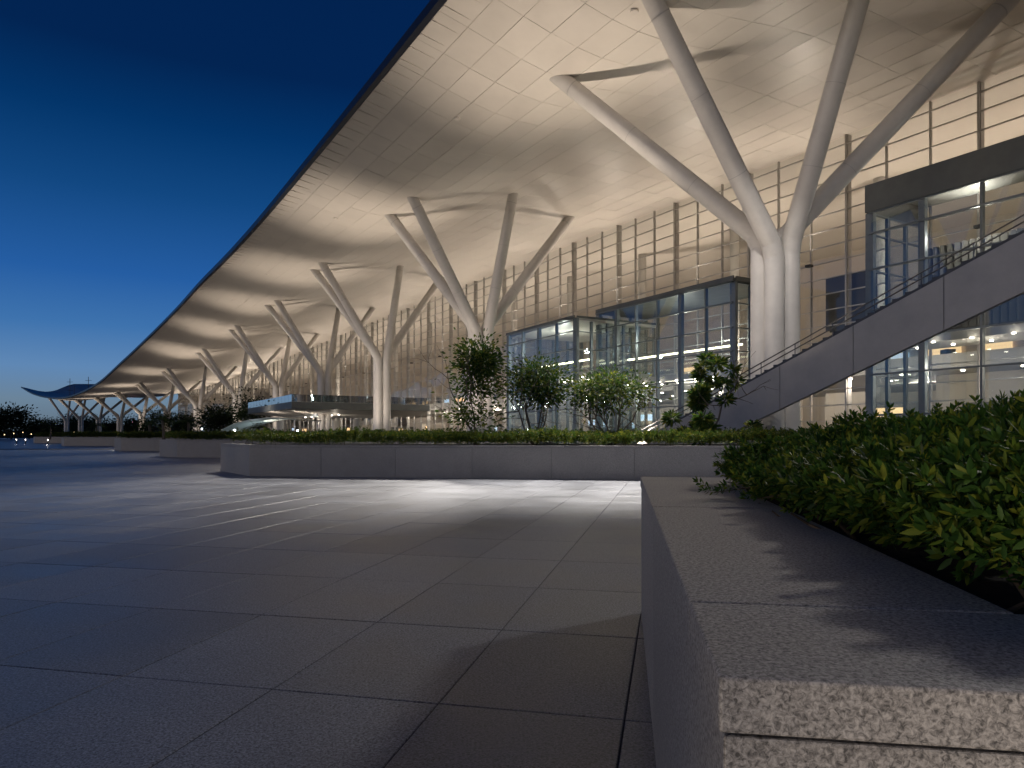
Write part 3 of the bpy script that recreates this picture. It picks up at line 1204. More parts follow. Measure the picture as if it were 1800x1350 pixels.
# wall-mounted uplights on the curtain wall posts
for s in np.arange(s_of(.2), s_of(9.4), 9.44):
    z = 11.6 if roof_z(s, NW) > 16 else roof_z(s, NW) - 5
    b = W(s, NW + .5, z)
    t = empty('wall_uplight', b, parent=cw)
    m_ = MB()
    m_.obox(b, frame_at(s)[1], frame_at(s)[2], .18, .16, z - .14, z)
    m_.build('housing', M['collar'], t)
    spot('wall_uplight_lamp', b + Vector((0, 0, .08)), W(s, -8.6, z + 6), 1700 if s > -4 else 900, 125, radius=.12, parent=t)

# soffit floodlights that wash the plaza; the second is added to brighten the nearest column
for i, (s, n, tx, ty, e, cone, rad_) in enumerate(((s_of(.42), -4.5, -1.0, 8, 16500, 56, 1.5), (s_of(1.0) - 7, 9.5, 11.3, 30.0, 5200, 30, .3), (s_of(1.04), 7, 2.2, 17.0, 46000, 30, .4), (s_of(1.5), 8.5, -5.0, 18.8, 30000, 30, .4),
                                                  (s_of(2.3), 9, -11.5, 21.6, 15000, 17, .6), (s_of(3.4), 10, -22, 39.2, 22000, 15, .6), (s_of(4.7), 11, -35, 55, 30000, 14, .6))):
    z = roof_z(s, n) - .02
    b = W(s, n, z)
    t = empty('soffit_floodlight', b, 'small round floodlight set into the pale roof underside, number %s from the stair' % ('one', 'two (added to brighten the nearest column)', 'three', 'four', 'five', 'six', 'seven')[i], 'floodlight', 'floodlights in the roof underside')
    m_ = MB()
    m_.tube([b + Vector((0, 0, -.05)), b + Vector((0, 0, 0.01))], [.15, .17], 12)
    m_.build('housing', M['soffit'], t)
    spot('floodlight_lamp', b + Vector((0, 0, -.3)), (tx, ty, 6.0 if i == 1 else 0), e, cone, radius=rad_, color=(1.0, .94, .88), parent=t)

# ================================================================== STAIR
stair = empty('outdoor_stair', W(0, 3, 0), 'grey panelled outdoor stair climbing past the nearest tree column', 'stair')
NF, NB_ = 4.0, 1.6
zb = lambda s: 1.42 + .375 * (-1.5 - s)
TH = 1.55
cuts = [6.4, 2.28, -.6, -3.4, -6.2, -9.0, -11.8, -14.6, -16.5]
for face_n, nm in ((NF, 'stringer_panel'), (NB_, 'stringer_panel')):
    for a, b in zip(cuts[:-1], cuts[1:]):
        m_ = MB()
        a2, b2 = a - .012, b + .012
        up_ = 0 if face_n == NF else .95
        pts = [(a2, max(0, min(zb(a2) + up_, zb(a2) + TH - .01))), (b2, max(0, zb(b2) + up_)), (b2, zb(b2) + TH), (a2, max(.02, zb(a2) + TH))]
        m_.hexa([tuple(W(s, face_n - .09, z)) for s, z in pts] + [tuple(W(s, face_n + .09, z)) for s, z in pts])
        m_.build(nm, M['concrete'], stair)
m_ = MB()
c = [(6.2, 0.02), (4.8, .02), (-16.5, zb(-16.5) + .96), (-16.5, zb(-16.5) + 1.1), (4.6, .16), (6.2, .06)]
lo = [W(s, NB_ + .1, z) for s, z in c]; hi = [W(s, NF - .1, z) for s, z in c]
for i in range(5):
    m_.quad(tuple(lo[i]), tuple(lo[i + 1]), tuple(hi[i + 1]), tuple(hi[i]))
m_.build('underside', M['concrete'], stair)
for s in np.arange(6.0, -16.3, -.40):
    z = zb(s) + TH
    p, d, nn = frame_at(s)
    m_ = MB()
    m_.obox(p + nn * ((NF + NB_) / 2), d, nn, .23, (NF - NB_) / 2 - .10, max(.02, z - .1), z + .15)
    m_.build('step', M['step'], stair)
for n in (NF - .02, NB_ + .02):
    for hgt in (.52, .34):
        m_ = MB()
        m_.tube([W(s, n, max(.05, zb(s) + TH) + hgt) for s in (6.4, 0, -8, -16.5)], .022, 6)
        m_.build('handrail', M['rail'], stair)
    for s in np.arange(6.2, -16.4, -1.45):
        z = max(.02, zb(s) + TH)
        m_ = MB()
        m_.tube([W(s, n, z - .02), W(s, n, z + .52)], .018, 5)
        m_.build('baluster', M['rail'], stair)
m_ = MB()
for sa, sb in ((6.2, -16.5),):
    c = [(sa, max(.02, zb(sa) + TH - .05)), (sb, zb(sb) + TH - .05), (sb, zb(sb) + TH + .17), (sa, max(.03, zb(sa) + TH + .17))]
    m_.hexa([tuple(W(q, NF - .16, z)) for q, z in c] + [tuple(W(q, NF - .12, z)) for q, z in c])
m_.build('kick_plate', M['step'], stair)
# landing carried back to the vestibule
m_ = MB()
zl = zb(-16.5) + TH
p, d, nn = frame_at(-18)
m_.obox(p + nn * -2, d, nn, 1.5, 6.0, zl - .5, zl)
m_.build('landing', M['concrete'], stair)
m_ = MB()
m_.obox(p + nn * 2.8, d, nn, .35, .35, 0, zl - .5)
m_.build('pier', M['concrete'], stair)

# ================================================================== ENTRANCE CANOPY
s3 = s_of(3)
cs0, cs1, cn0, cn1 = s3 + 16.8, s3 + 43, 5.8, -12.4
can = empty('entrance_canopy', W((cs0 + cs1) / 2, 0, 0), 'flat entrance canopy with a dark glass parapet between the white columns', 'canopy')
def can_pts(s0, s1, n0, n1):
    out = []
    return [W(s0, n0), W(s1, n0), W(s1, n1), W(s0, n1)]
c = can_pts(cs0, cs1, cn0, cn1)
m_ = MB()
m_.hexa([(q.x, q.y, 4.45) for q in c] + [(q.x, q.y, 5.3) for q in c])
m_.build('slab', M['fasciabox'], can)
m_ = MB()
c2 = can_pts(cs0 + .3, cs1 - .3, cn0 - .3, cn1 + .2)
c3 = can_pts(cs0 + 3.6, cs1 - 4, cn0 - 4.2, cn1 + .2)
m_.hexa([(q.x, q.y, 3.95) for q in c3] + [(q.x, q.y, 4.44) for q in c2])
m_.build('soffit', M['slab'], can)
for n0, n1 in zip(np.linspace(cn0, cn1, 11)[:-1], np.linspace(cn0, cn1, 11)[1:]):
    m_ = MB()
    a, b = W(cs0 + .05, n0 - .03), W(cs0 + .05, n1 + .03)
    m_.hexa([(a.x, a.y, 5.32), (b.x, b.y, 5.32), (b.x + .02, b.y + .03, 5.32), (a.x + .02, a.y + .03, 5.32), (a.x, a.y, 6.2), (b.x, b.y, 6.2), (b.x + .02, b.y + .03, 6.2), (a.x + .02, a.y + .03, 6.2)])
    m_.build('parapet_glass', M['railglass'], can)
for s0, s1 in zip(np.linspace(cs0, cs1, 15)[:-1], np.linspace(cs0, cs1, 15)[1:]):
    m_ = MB()
    a, b = W(s0 + .03, cn0 - .02), W(s1 - .03, cn0 - .02)
    m_.hexa([(a.x, a.y, 4.75), (b.x, b.y, 4.75), (b.x + .03, b.y + .02, 4.75), (a.x + .03, a.y + .02, 4.75), (a.x, a.y, 6.2), (b.x, b.y, 6.2), (b.x + .03, b.y + .02, 6.2), (a.x + .03, a.y + .02, 6.2)])
    m_.build('parapet_glass', M['railglass'], can)
for s, n in ((cs0 + 5, -4), (cs0 + 14, -4), (cs0 + 22, 2)):
    m_ = MB()
    m_.tube([W(s, n, 0), W(s, n, 3.4)], [.5, .6], 12)
    m_.build('support', M['slab'], can, smooth=True)
for s in np.arange(cs0 + 5, cs1 - 5, 3.2):
    downlight(can, s, -1.5, 3.94, .12)
point('canopy_lamp', W(cs0 + 8, -2, 2.6), 130, radius=.2, color=(1, .87, .7), parent=can)
point('canopy_lamp', W(cs0 + 18, -2, 2.6), 110, radius=.2, color=(.95, .97, .95), parent=can)

# curved glass shelter below and left of the canopy
sh = empty('glass_shelter', px(432, 765, 84), 'curved pale glass shelter under the entrance canopy', 'shelter')
bc = px(366, 765, 84).to_2d(); ec = px(520, 765, 80).to_2d()
ax = (ec - bc).normalized(); ay = Vector((-ax.y, ax.x))
Lsh = (ec - bc).length
prof = [(0, 0), (.06, .28), (.16, .55), (.30, .78), (.48, .93), (.68, 1.0), (.86, .98), (1.0, .9)]
for i in range(len(prof) - 1):
    m_ = MB()
    a, b = prof[i], prof[i + 1]
    q = []
    for (t_, h_), w in ((a, 0), (b, 0), (b, 5), (a, 5)):
        x = bc + ax * (t_ * Lsh) + ay * w
        q.append((x.x, x.y, h_ * 3.1 + .1))
    m_.hexa(q + [(x, y, z + .05) for x, y, z in q])
    m_.build('glass_panel', mat('frosted_glass', (.42, .50, .50), .3) if i == 0 else bpy.data.materials['frosted_glass'], sh)
    m_ = MB()
    x0 = bc + ax * (b[0] * Lsh)
    m_.tube([x0.to_3d() + Vector((0, 0, b[1] * 3.1 + .17)), (x0 + ay * 5).to_3d() + Vector((0, 0, b[1] * 3.1 + .17))], .06, 6)
    m_.build('rib', M['mullion'], sh)
for w in (.3, 4.7):
    x0 = bc + ax * (Lsh * .97) + ay * w
    m_ = MB()
    m_.tube([x0.to_3d(), x0.to_3d() + Vector((0, 0, 2.85))], .1, 8)
    m_.build('post', M['mullion'], sh)
point('shelter_lamp', (bc + ax * Lsh * .4 + ay * 2.5).to_3d() + Vector((0, 0, 1.3)), 70, radius=.1, color=(.85, .97, 1), parent=sh)

# ================================================================== VEGETATION HELPERS
LEAF6 = np.array([(0, 0, 0), (-.5, .33, .10), (-.40, .70, .10), (0, 1, 0), (.40, .70, .10), (.5, .33, .10)])   # x width, y length, z fold
LQ = np.array([(0, 3, 2, 1), (0, 5, 4, 3)])
LEAF4 = np.array([(0, 0, 0), (-.5, .45, .10), (0, 1, 0), (.5, .45, .10)])
LT = np.array([(0, 2, 1), (0, 3, 2)])


def rot_to(dirs, roll):
    """rotation matrices taking +y to dirs, rolled about it"""
    y = dirs / np.linalg.norm(dirs, axis=1, keepdims=True)
    ref = np.where(np.abs(y[:, 2:3]) < .95, np.array([[0, 0, 1.0]]), np.array([[1.0, 0, 0]]))
    x = np.cross(y, ref); x /= np.linalg.norm(x, axis=1, keepdims=True)
    z = np.cross(x, y)
    c, s = np.cos(roll)[:, None], np.sin(roll)[:, None]
    x2, z2 = x * c + z * s, z * c - x * s
    return np.stack([x2, y, z2], axis=2)


def leaves(pos, dirs, length, width, roll, tmpl=LEAF4, faces=LT, droop=0.0):
    n = len(pos)
    Rm = rot_to(dirs, roll)
    T = tmpl[None] * np.stack([width, length, width], axis=1)[:, None, :]
    V = np.einsum('nij,nkj->nki', Rm, T) + pos[:, None, :]
    if droop: V[:, :, 2] -= droop * (tmpl[None, :, 1] ** 2) * length[:, None]
    Fq = faces[None] + (np.arange(n) * len(tmpl))[:, None, None]
    return V.reshape(-1, 3), Fq.reshape(-1, faces.shape[1])


def sprig_geo(n_leaf=18, L=.12, leaf=.036, seed=0):
    """a twig along +y carrying narrow leaves, a rosette at the end"""
    r = np.random.default_rng(seed)
    t = np.concatenate([np.linspace(.25, .9, n_leaf - 5), np.full(5, .97)])
    pos = np.stack([np.zeros(n_leaf), t * L, .012 * np.sin(t * 3)], axis=1)
    ang = np.arange(n_leaf) * 2.4 + r.uniform(0, 6)
    spread = np.concatenate([np.full(n_leaf - 5, 1.0), np.full(5, .62)]) + r.normal(0, .12, n_leaf)
    dirs = np.stack([np.cos(ang) * np.sin(spread), np.cos(spread), np.sin(ang) * np.sin(spread)], axis=1)
    ln = leaf * r.uniform(.75, 1.2, n_leaf)
    return leaves(pos, dirs, ln, ln * .31, r.uniform(-.5, .5, n_leaf) + ang * 0, LEAF6, LQ, droop=.05)


SPR = [sprig_geo(seed=i) for i in range(6)]
SPRM = []
for i, (V, Fq) in enumerate(SPR):
    o = np_mesh('leaf_sprig', V, Fq, M['leaf'])
    SPRM.append(o.data)
    bpy.data.objects.remove(o)


def sprig_cloud(pos, dirs, scale, roll):
    """many sprigs as one mesh"""
    Rm = rot_to(dirs, roll)
    Vs, Fs, off = [], [], 0
    which = rng.integers(0, len(SPR), len(pos))
    for w in range(len(SPR)):
        idx = np.where(which == w)[0]
        if not len(idx): continue
        V0, F0 = SPR[w]
        V = np.einsum('nij,kj->nki', Rm[idx], V0) * scale[idx][:, None, None] + pos[idx][:, None, :]
        Fq = F0[None] + (np.arange(len(idx)) * len(V0))[:, None, None] + off
        Vs.append(V.reshape(-1, 3)); Fs.append(Fq.reshape(-1, 4)); off += V.size // 3
    return np.concatenate(Vs), np.concatenate(Fs)


# ================================================================== PLANTERS
PA = R(9.1)
pe1 = Vector((math.sin(PA), math.cos(PA)))       # away
pe2 = Vector((math.cos(PA), -math.sin(PA)))      # right
PH = .92


def offset_poly(poly, d):
    """inset a convex counter-clockwise polygon"""
    out = []
    n = len(poly)
    for i in range(n):
        a, b, c = poly[i - 1], poly[i], poly[(i + 1) % n]
        n1 = Vector((-(b - a).y, (b - a).x)).normalized(); n2 = Vector((-(c - b).y, (c - b).x)).normalized()
        bis = (n1 + n2).normalized()
        out.append(b + bis * d / max(.2, bis.dot(n1)))
    return out


def planter(poly, label, slab_len, cap_w=.5, cap_h=.075, h=PH, insets=None, cap_len=1.49):
    """poly counter-clockwise; walls of stone slabs, coping stones, soil"""
    t = empty('stone_planter', (poly[0].x, poly[0].y, 0), label, 'planter', 'granite planters along the plaza')
    n = len(poly)
    lp = lambda A, B, f: A + (B - A) * f
    inner = offset_poly(poly, cap_w)
    if insets:            # rectangle with its own inset on each side: front, right, back, left
        f_, r_, b_, l_ = insets
        inner = [poly[0] + pe2 * l_ + pe1 * f_, poly[1] - pe2 * r_ + pe1 * f_, poly[2] - pe2 * r_ - pe1 * b_, poly[3] + pe2 * l_ - pe1 * b_]
    wall_o = offset_poly(poly, .006)
    wall_i = offset_poly(poly, .10)
    core = offset_poly(poly, .03)
    m_ = MB(); m_.prism([tuple(q) for q in core], 0, h - cap_h - .007); m_.build('core', M['pjoint'], t)
    def stone(q, z0, z1, nm, bev):
        m_ = MB()
        m_.hexa([(p.x, p.y, z0) for p in q] + [(p.x, p.y, z1) for p in q])
        m_.build(nm, M['stone'], t, bevel=bev)
    for i in range(n):
        j = (i + 1) % n
        L_ = (poly[j] - poly[i]).length
        g = .004 / L_
        m_n = max(1, round(L_ / slab_len))
        for q in range(m_n):
            fa, fb_ = q / m_n + (g if q else 0), (q + 1) / m_n - (g if q < m_n - 1 else 0)
            stone([lp(wall_o[i], wall_o[j], fa), lp(wall_o[i], wall_o[j], fb_), lp(wall_i[i], wall_i[j], fb_), lp(wall_i[i], wall_i[j], fa)], 0, h - cap_h - .005, 'wall_slab', .003)
        # coping
        if insets:
            if i % 2 == 0:      # front and back run through, the sides butt between them
                dp = (insets[0] if i == 0 else insets[2])
                dirv = pe1 if i == 0 else -pe1
                A, B = poly[i], poly[j]
                A2, B2 = A + dirv * dp, B + dirv * dp
            else:
                A = poly[i] + (pe1 * insets[0] if i == 1 else -pe1 * insets[2])
                B = poly[j] + (-pe1 * insets[2] if i == 1 else pe1 * insets[0])
                dv = -pe2 * insets[1] if i == 1 else pe2 * insets[3]
                A2, B2 = A + dv, B + dv
                gg = (B - A).normalized() * .004
                A, A2, B, B2 = A + gg, A2 + gg, B - gg, B2 - gg
        else:
            A, B, A2, B2 = poly[i], poly[j], inner[i], inner[j]
        L2 = (B - A).length
        m_n = max(1, round(L2 / cap_len))
        g = .0035 / L2
        for q in range(m_n):
            fa, fb_ = q / m_n + (g if q else 0), (q + 1) / m_n - (g if q < m_n - 1 else 0)
            stone([lp(A, B, fa), lp(A, B, fb_), lp(A2, B2, fb_), lp(A2, B2, fa)], h - cap_h, h, 'coping_stone', .004)
    m_ = MB(); m_.prism([tuple(q) for q in offset_poly(inner, -.02)], h - .3, h - .06); m_.build('soil', M['soil'], t)
    return t, inner


def para(corner, w, dpt, cham=0):
    """front-left corner, width to the right, depth away; optional chamfered front-left corner (counter-clockwise)"""
    c = Vector(corner)
    if cham:
        return [c + pe2 * cham[0], c + pe2 * w, c + pe2 * w + pe1 * dpt, c + pe1 * dpt, c + pe1 * cham[1]]
    return [c, c + pe2 * w, c + pe2 * w + pe1 * dpt, c + pe1 * dpt]


# near planter (its front-left corner is 0.85 m from the lens)
nc = Vector((.240, .812))
near_poly = para(nc, 5.2, 3.96)
near_pl, near_in = planter(near_poly, 'low granite planter in the right foreground filled by a wide green hedge', 1.6, cap_w=.5, cap_h=.066, insets=(.37, .5, .4, .5))

# planters stepping back along the terminal
def from_front(x, y, a): return (x - pe2.x * a, y - pe2.y * a)


specs = [
    (from_front(-7.7, 20.5, 2.48), 22.5, 4.4, (2.48, 2.54), 'long granite planter in the middle distance with four small trees'),
    (from_front(-18.1, 37.8, 2.2), 17.0, 4.2, (2.2, 1.6), 'granite planter just behind the left end of the long planter'),
    (from_front(-30.0, 53.7, 1.7), 16.0, 4.0, (1.7, 1.4), 'small-looking granite planter third back along the terminal'),
    ((-52.0, 79.0), 22.0, 4.0, (1.6, 1.4), 'distant granite planter fourth back along the terminal'),
    ((-73.0, 105.0), 20.0, 4.0, (1.6, 1.4), 'farthest granite planter at the left edge of the plaza'),
]
PLN = []
for c, w, dp, ch, lab in specs:
    poly = para(c, w, dp, ch)
    PLN.append((planter(poly, lab, 2.15 if c[1] < 30 else 3.0, cap_w=.28, cap_h=.06, h=PH if c[1] < 30 else .95), poly, c, w, dp))

# ================================================================== HEDGES
def inside(poly, p):
    for i in range(len(poly)):
        a, b = poly[i], poly[(i + 1) % len(poly)]
        if (b - a).cross(p - a) < 0: return False
    return True


# near hedge: spreading shrub mass, built of leafy sprigs
hedge = empty('hedge', (near_in[0].x + 1.2, near_in[0].y + 1.5, PH), 'dense leafy green hedge overflowing the near foreground planter', 'hedge')


def hedge_top(p):
    """height of the near hedge surface over the coping, from plan position"""
    r = p - near_in[0]
    x, y = r.dot(pe2), r.dot(pe1)
    edge = min(x + .06, 3.2)
    h = .15 * (1 - math.exp(-max(edge, 0) * 2.8)) + .05
    h += .05 * math.sin(x * 2.3 + y * 1.1) * math.sin(y * 2.0 + .5) + .03 * math.sin(x * 6 + y * 5)
    h += .055 * min(max(x, 0), 3.0)
    return max(.04, h)


pos, dirs, sc_ = [], [], []
def add_sprig(p, d, s):
    pos.append(p); dirs.append(d); sc_.append(s)
for _ in range(15500):
    x = rng.uniform(.05, 3.4); y = rng.uniform(-.02, 3.05)
    q = near_in[0] + pe2 * x + pe1 * y
    h = hedge_top(q)
    f = rng.uniform(0, 1) ** .35
    z = PH - .02 + h * f + rng.normal(0, .02)
    e_ = max(0, .35 - x) / .35
    dx = (pe2 * (-.7 * e_ + rng.normal(0, .45)) + pe1 * rng.normal(0, .45))
    add_sprig((q.x, q.y, max(PH + .01, z)), (dx.x, dx.y, .15 + .75 * f * (1 - .6 * e_) + rng.normal(0, .2)), rng.uniform(.6, 1.05))
# stronger shoots standing proud of the surface
for _ in range(2600):
    x = rng.uniform(.02, 3.2) if rng.uniform() < .6 else rng.uniform(.0, .5); y = rng.uniform(-.04, 3.0)
    q = near_in[0] + pe2 * x + pe1 * y
    h = hedge_top(q)
    e_ = max(0, .40 - x) / .40
    z = PH + .02 + h * (rng.uniform(.35, 1.05) if e_ > 0 else rng.uniform(.9, 1.08))
    dx = pe2 * (-1.0 * e_ + rng.normal(-.15, .4)) + pe1 * rng.normal(-.2, .4)
    add_sprig((q.x, q.y, max(PH + .03, z)), (dx.x, dx.y, .55 + rng.normal(0, .2)), rng.uniform(.7, 1.05))
# some sprays reaching over the coping
reach = []
for (u, v, Y, n_, le) in ((1255, 868, 3.05, 9, .42), (1318, 828, 3.9, 8, .40), (1330, 905, 2.75, 6, .3), (1478, 900, 2.2, 7, .25), (1395, 770, 4.3, 8, .3), (1560, 930, 1.75, 6, .2),
                          (1690, 850, 1.45, 7, .2), (1775, 860, 1.35, 8, .2), (1720, 900, 1.3, 7, .2), (1640, 905, 1.5, 6, .2)):
    tip = px(u, v, Y)
    root = Vector((tip.x, tip.y, 0)) + (pe2 * le).to_3d() + (pe1 * rng.uniform(-.1, .12)).to_3d()
    root.z = max(PH + .06, tip.z - .01)
    tip.z = max(tip.z, PH + .03)
    reach.append((tip, root))
    for i in range(n_):
        f = i / n_
        c = tip.lerp(root, f)
        dv = (tip - root).normalized() + Vector(rng.normal(0, .35, 3))
        add_sprig(tuple(c + Vector((0, 0, .02 * math.sin(f * 3)))), (dv.x, dv.y, dv.z + .15), .75 + .4 * f)
pos, dirs, sc_ = np.array(pos), np.array(dirs), np.array(sc_)
roll = rng.uniform(0, 6.28, len(pos))
# largest in view: nearest sprigs on the camera side
uu = 900 + pos[:, 0] / np.maximum(pos[:, 1], .05) * F
vv = 765 - (pos[:, 2] - EYE) / np.maximum(pos[:, 1], .05) * F
gx = (pos[:, 0] - near_in[0].x) * pe2.x + (pos[:, 1] - near_in[0].y) * pe2.y
score = np.hypot(pos[:, 0], pos[:, 1]) + 10 * ((uu > 1810) | (vv > 1360)) + .8 * np.maximum(gx - .5, 0)
order = np.argsort(score)
big = order[:300]
rest = order[300:]
Rm = rot_to(dirs[big], roll[big])
for i, k in enumerate(big):
    o = bpy.data.objects.new('leaf_sprig', SPRM[int(rng.integers(0, len(SPRM)))])
    COL.objects.link(o)
    o.parent = hedge
    mtx = Matrix([list(r) for r in Rm[i]]).to_4x4()
    o.matrix_local = Matrix.Translation(Vector(pos[k]) - ABS[hedge.name]) @ mtx @ Matrix.Scale(float(sc_[k]), 4)
V, Fq = sprig_cloud(pos[rest], dirs[rest], sc_[rest], roll[rest])
tag(np_mesh('foliage', V, Fq, M['leaf'], hedge, tuple(ABS[hedge.name])), kind='stuff')
m_ = MB()
for tip, root in reach:
    m_.tube([root, root.lerp(tip, .5) + Vector((0, 0, .015)), tip], [.006, .004, .002], 5)
for _ in range(170):
    x = rng.uniform(-.02, 2.4); y = rng.uniform(0, 3.2)
    q = near_in[0] + pe2 * x + pe1 * y
    a = Vector((q.x, q.y, PH - .06))
    hh = hedge_top(q)
    b = a + Vector((rng.normal(-.06, .09), rng.normal(0, .09), hh * .95))
    m_.tube([a, a.lerp(b, .5) + Vector(rng.normal(0, .03, 3)), b], [.008, .005, .003], 5)
tag(m_.build('branches', M['twig'], hedge), kind='stuff')


def low_hedge(i, poly, label, n, sc, height):
    c = sum(poly, Vector((0, 0))) / len(poly)
    t = empty('hedge', (c.x, c.y, PH - .05), label, 'hedge', 'low hedges in the granite planters')
    ins = offset_poly(poly, .22)
    xs = [p.x for p in ins]; ys = [p.y for p in ins]
    P_, D_ = [], []
    while len(P_) < n:
        p = Vector((rng.uniform(min(xs), max(xs)), rng.uniform(min(ys), max(ys))))
        if not inside(ins, p): continue
        r = p - poly[0]
        y = r.dot(pe1)
        if rng.uniform() < .35: p = p - pe1 * (y - .25 - abs(rng.normal(0, .25)))     # thicken the front face
        if not inside(ins, p): continue
        bump_ = .75 + .25 * math.sin(p.x * 1.7 + i) * math.sin(p.x * .63 + p.y) + rng.normal(0, .07)
        z = PH - .03 + height * bump_ * rng.uniform(0, 1) ** .5
        P_.append((p.x, p.y, z))
        D_.append((rng.normal(0, .6), rng.normal(-.25, .6), .45 + abs(rng.normal(0, .4))))
    P_, D_ = np.array(P_), np.array(D_)
    V, Fq = sprig_cloud(P_, D_, rng.uniform(.75, 1.3, n) * sc, rng.uniform(0, 6.28, n))
    tag(np_mesh('foliage', V, Fq, M['leafmid'], t, tuple(ABS[t.name])), kind='stuff')
    m_ = MB()
    for _ in range(60):
        p = Vector((rng.uniform(min(xs), max(xs)), rng.uniform(min(ys), max(ys))))
        if not inside(ins, p): continue
        m_.tube([(p.x, p.y, PH - .1), (p.x + rng.normal(0, .08), p.y + rng.normal(0, .08), PH + height * .7)], [.012, .006], 4)
    tag(m_.build('branches', M['twig'], t), kind='stuff')


low_hedge(0, PLN[0][1], 'low clipped hedge along the long middle planter with four small trees', 9000, 1.5, .34)
low_hedge(1, PLN[1][1], 'low dark hedge on the planter just behind the long one', 4200, 1.9, .34)
low_hedge(2, PLN[2][1], 'low dark hedge on the third planter back along the terminal', 3000, 2.3, .36)
low_hedge(3, PLN[3][1], 'thin dark hedge on the distant fourth planter back', 2200, 3.0, .42)
low_hedge(4, PLN[4][1], 'thin dark hedge on the farthest planter at the plaza edge', 1800, 3.4, .45)

# ================================================================== TREES
def grow(base, stems, height, crown_c, crown_r, n_leaf, leaf, material, t, seed, levels=3, lean=.25, whorl=False, bark=None, r0=.05, up=.4, skirt=None):
    """several stems that fork into limbs; leaf clusters at the limb ends inside an uneven crown"""
    r = np.random.default_rng(seed)
    base = Vector(base)
    m_ = MB()
    tips = []
    def branch(p, d, L, rad, lev):
        pts = [p]
        q, dd = p.copy(), d.copy()
        for i in range(3):
            dd = (dd + Vector(r.normal(0, .16, 3)) + Vector((0, 0, .05))).normalized()
            q = q + dd * L / 3
            pts.append(q.copy())
        m_.tube(pts, [rad, rad * .85, rad * .7, rad * .52], 6, cap=False)
        if lev <= 0:
            tips.append((q, dd)); tips.append((pts[2], dd))
            return
        for c in range(int(r.integers(2, 4))):
            nd = (dd * .75 + Vector(r.normal(0, .55, 3)) + Vector((0, 0, up * .4))).normalized()
            branch(q, nd, L * r.uniform(.55, .8), rad * .55, lev - 1)
        if lev >= 2:
            nd = (dd * .5 + Vector(r.normal(0, .6, 3))).normalized()
            branch(pts[2], nd, L * .55, rad * .42, lev - 2)
    for i in range(stems):
        a = 2 * math.pi * i / stems + r.uniform(-.4, .4)
        d = Vector((math.cos(a) * lean, math.sin(a) * lean, 1)).normalized()
        branch(base + Vector((math.cos(a), math.sin(a), 0)) * .05 * (stems > 1), d, height * .42, r0, levels)
    m_.build('trunk', bark or M['bark'], t, smooth=True)
    # leaf clusters: at limb ends that fall in the crown, plus loose clumps through its volume
    cl = []
    for q, dd in tips:
        rel = Vector(((q.x - crown_c[0]) / crown_r[0], (q.y - crown_c[1]) / crown_r[1], (q.z - crown_c[2]) / crown_r[2]))
        if rel.length < 1.1: cl.append((q, dd))
    extra = max(10, len(cl) // 2)
    for _ in range(extra):
        v = Vector(r.normal(0, 1, 3)).normalized() * (r.uniform(.3, 1) ** .5)
        cl.append((Vector((crown_c[0] + v.x * crown_r[0], crown_c[1] + v.y * crown_r[1], crown_c[2] + v.z * crown_r[2])), Vector((v.x, v.y, abs(v.z) + .2))))
    if skirt:
        for _ in range(skirt[3]):
            v = Vector(r.normal(0, 1, 3)) * .5
            cl.append((Vector((base.x + v.x * skirt[0], base.y + v.y * skirt[0], base.z + skirt[1] + v.z * skirt[2])), Vector((v.x, v.y, .3))))
    per = max(4, n_leaf // len(cl))
    P_, D_ = [], []
    for q, dd in cl:
        spread = leaf * (2.0 if not whorl else 1.3)
        k = int(per * r.uniform(.5, 1.5))
        off = r.normal(0, spread, (k, 3)) * np.array([1, 1, .7])
        P_.append(np.array(q)[None] + off * (0.25 if whorl else 1))
        D_.append(off / spread + np.array(dd)[None] * .6 + np.array([0, 0, -.1]))
    P_, D_ = np.concatenate(P_), np.concatenate(D_)
    n = len(P_)
    ln = leaf * r.uniform(.7, 1.3, n)
    V, Fq = leaves(P_, D_, ln, ln * (.42 if not whorl else .28), r.uniform(0, 6.28, n), LEAF6, LQ, droop=.12)
    tag(np_mesh('crown', V, Fq, material, t, tuple(ABS[t.name])), kind='stuff')


def small_tree(u, Y, label, **kw):
    b = px(u, 765, Y); b.z = PH - .08
    t = empty('small_tree', b, label, 'tree', 'small trees in the middle planter')
    kw['crown_c'] = (b.x + kw['crown_c'][0], b.y + kw['crown_c'][1], b.z + kw['crown_c'][2])
    grow(b, t=t, material=M['leaftree'], **kw)


small_tree(837, 21.9, 'dark narrow upright tree, leftmost of the four in the middle planter', stems=2, height=3.2, crown_c=(0, 0, 2.35), crown_r=(.48, .45, 1.12), n_leaf=4200, leaf=.125, seed=3, lean=.08, r0=.04, up=1.1, levels=3, skirt=(.75, .95, .5, 12))
small_tree(940, 22.0, 'rounded multi-stemmed tree, second from the left in the middle planter', stems=6, height=2.9, crown_c=(0, 0, 2.0), crown_r=(.90, .7, .50), n_leaf=3600, leaf=.12, seed=5, lean=.42, r0=.032, levels=3)
small_tree(1076, 21.6, 'wide airy multi-stemmed tree, third from the left in the middle planter', stems=8, height=2.5, crown_c=(0, 0, 1.72), crown_r=(1.1, .75, .45), n_leaf=3000, leaf=.12, seed=8, lean=.62, r0=.03, levels=3)
small_tree(1247, 20.6, 'loose tree with long whorled leaves growing in front of the stair foot', stems=1, height=3.2, crown_c=(0, 0, 2.05), crown_r=(.72, .6, .98), n_leaf=3400, leaf=.20, seed=12, lean=.05, r0=.04, whorl=True, levels=3, skirt=(1.1, .55, .3, 10))


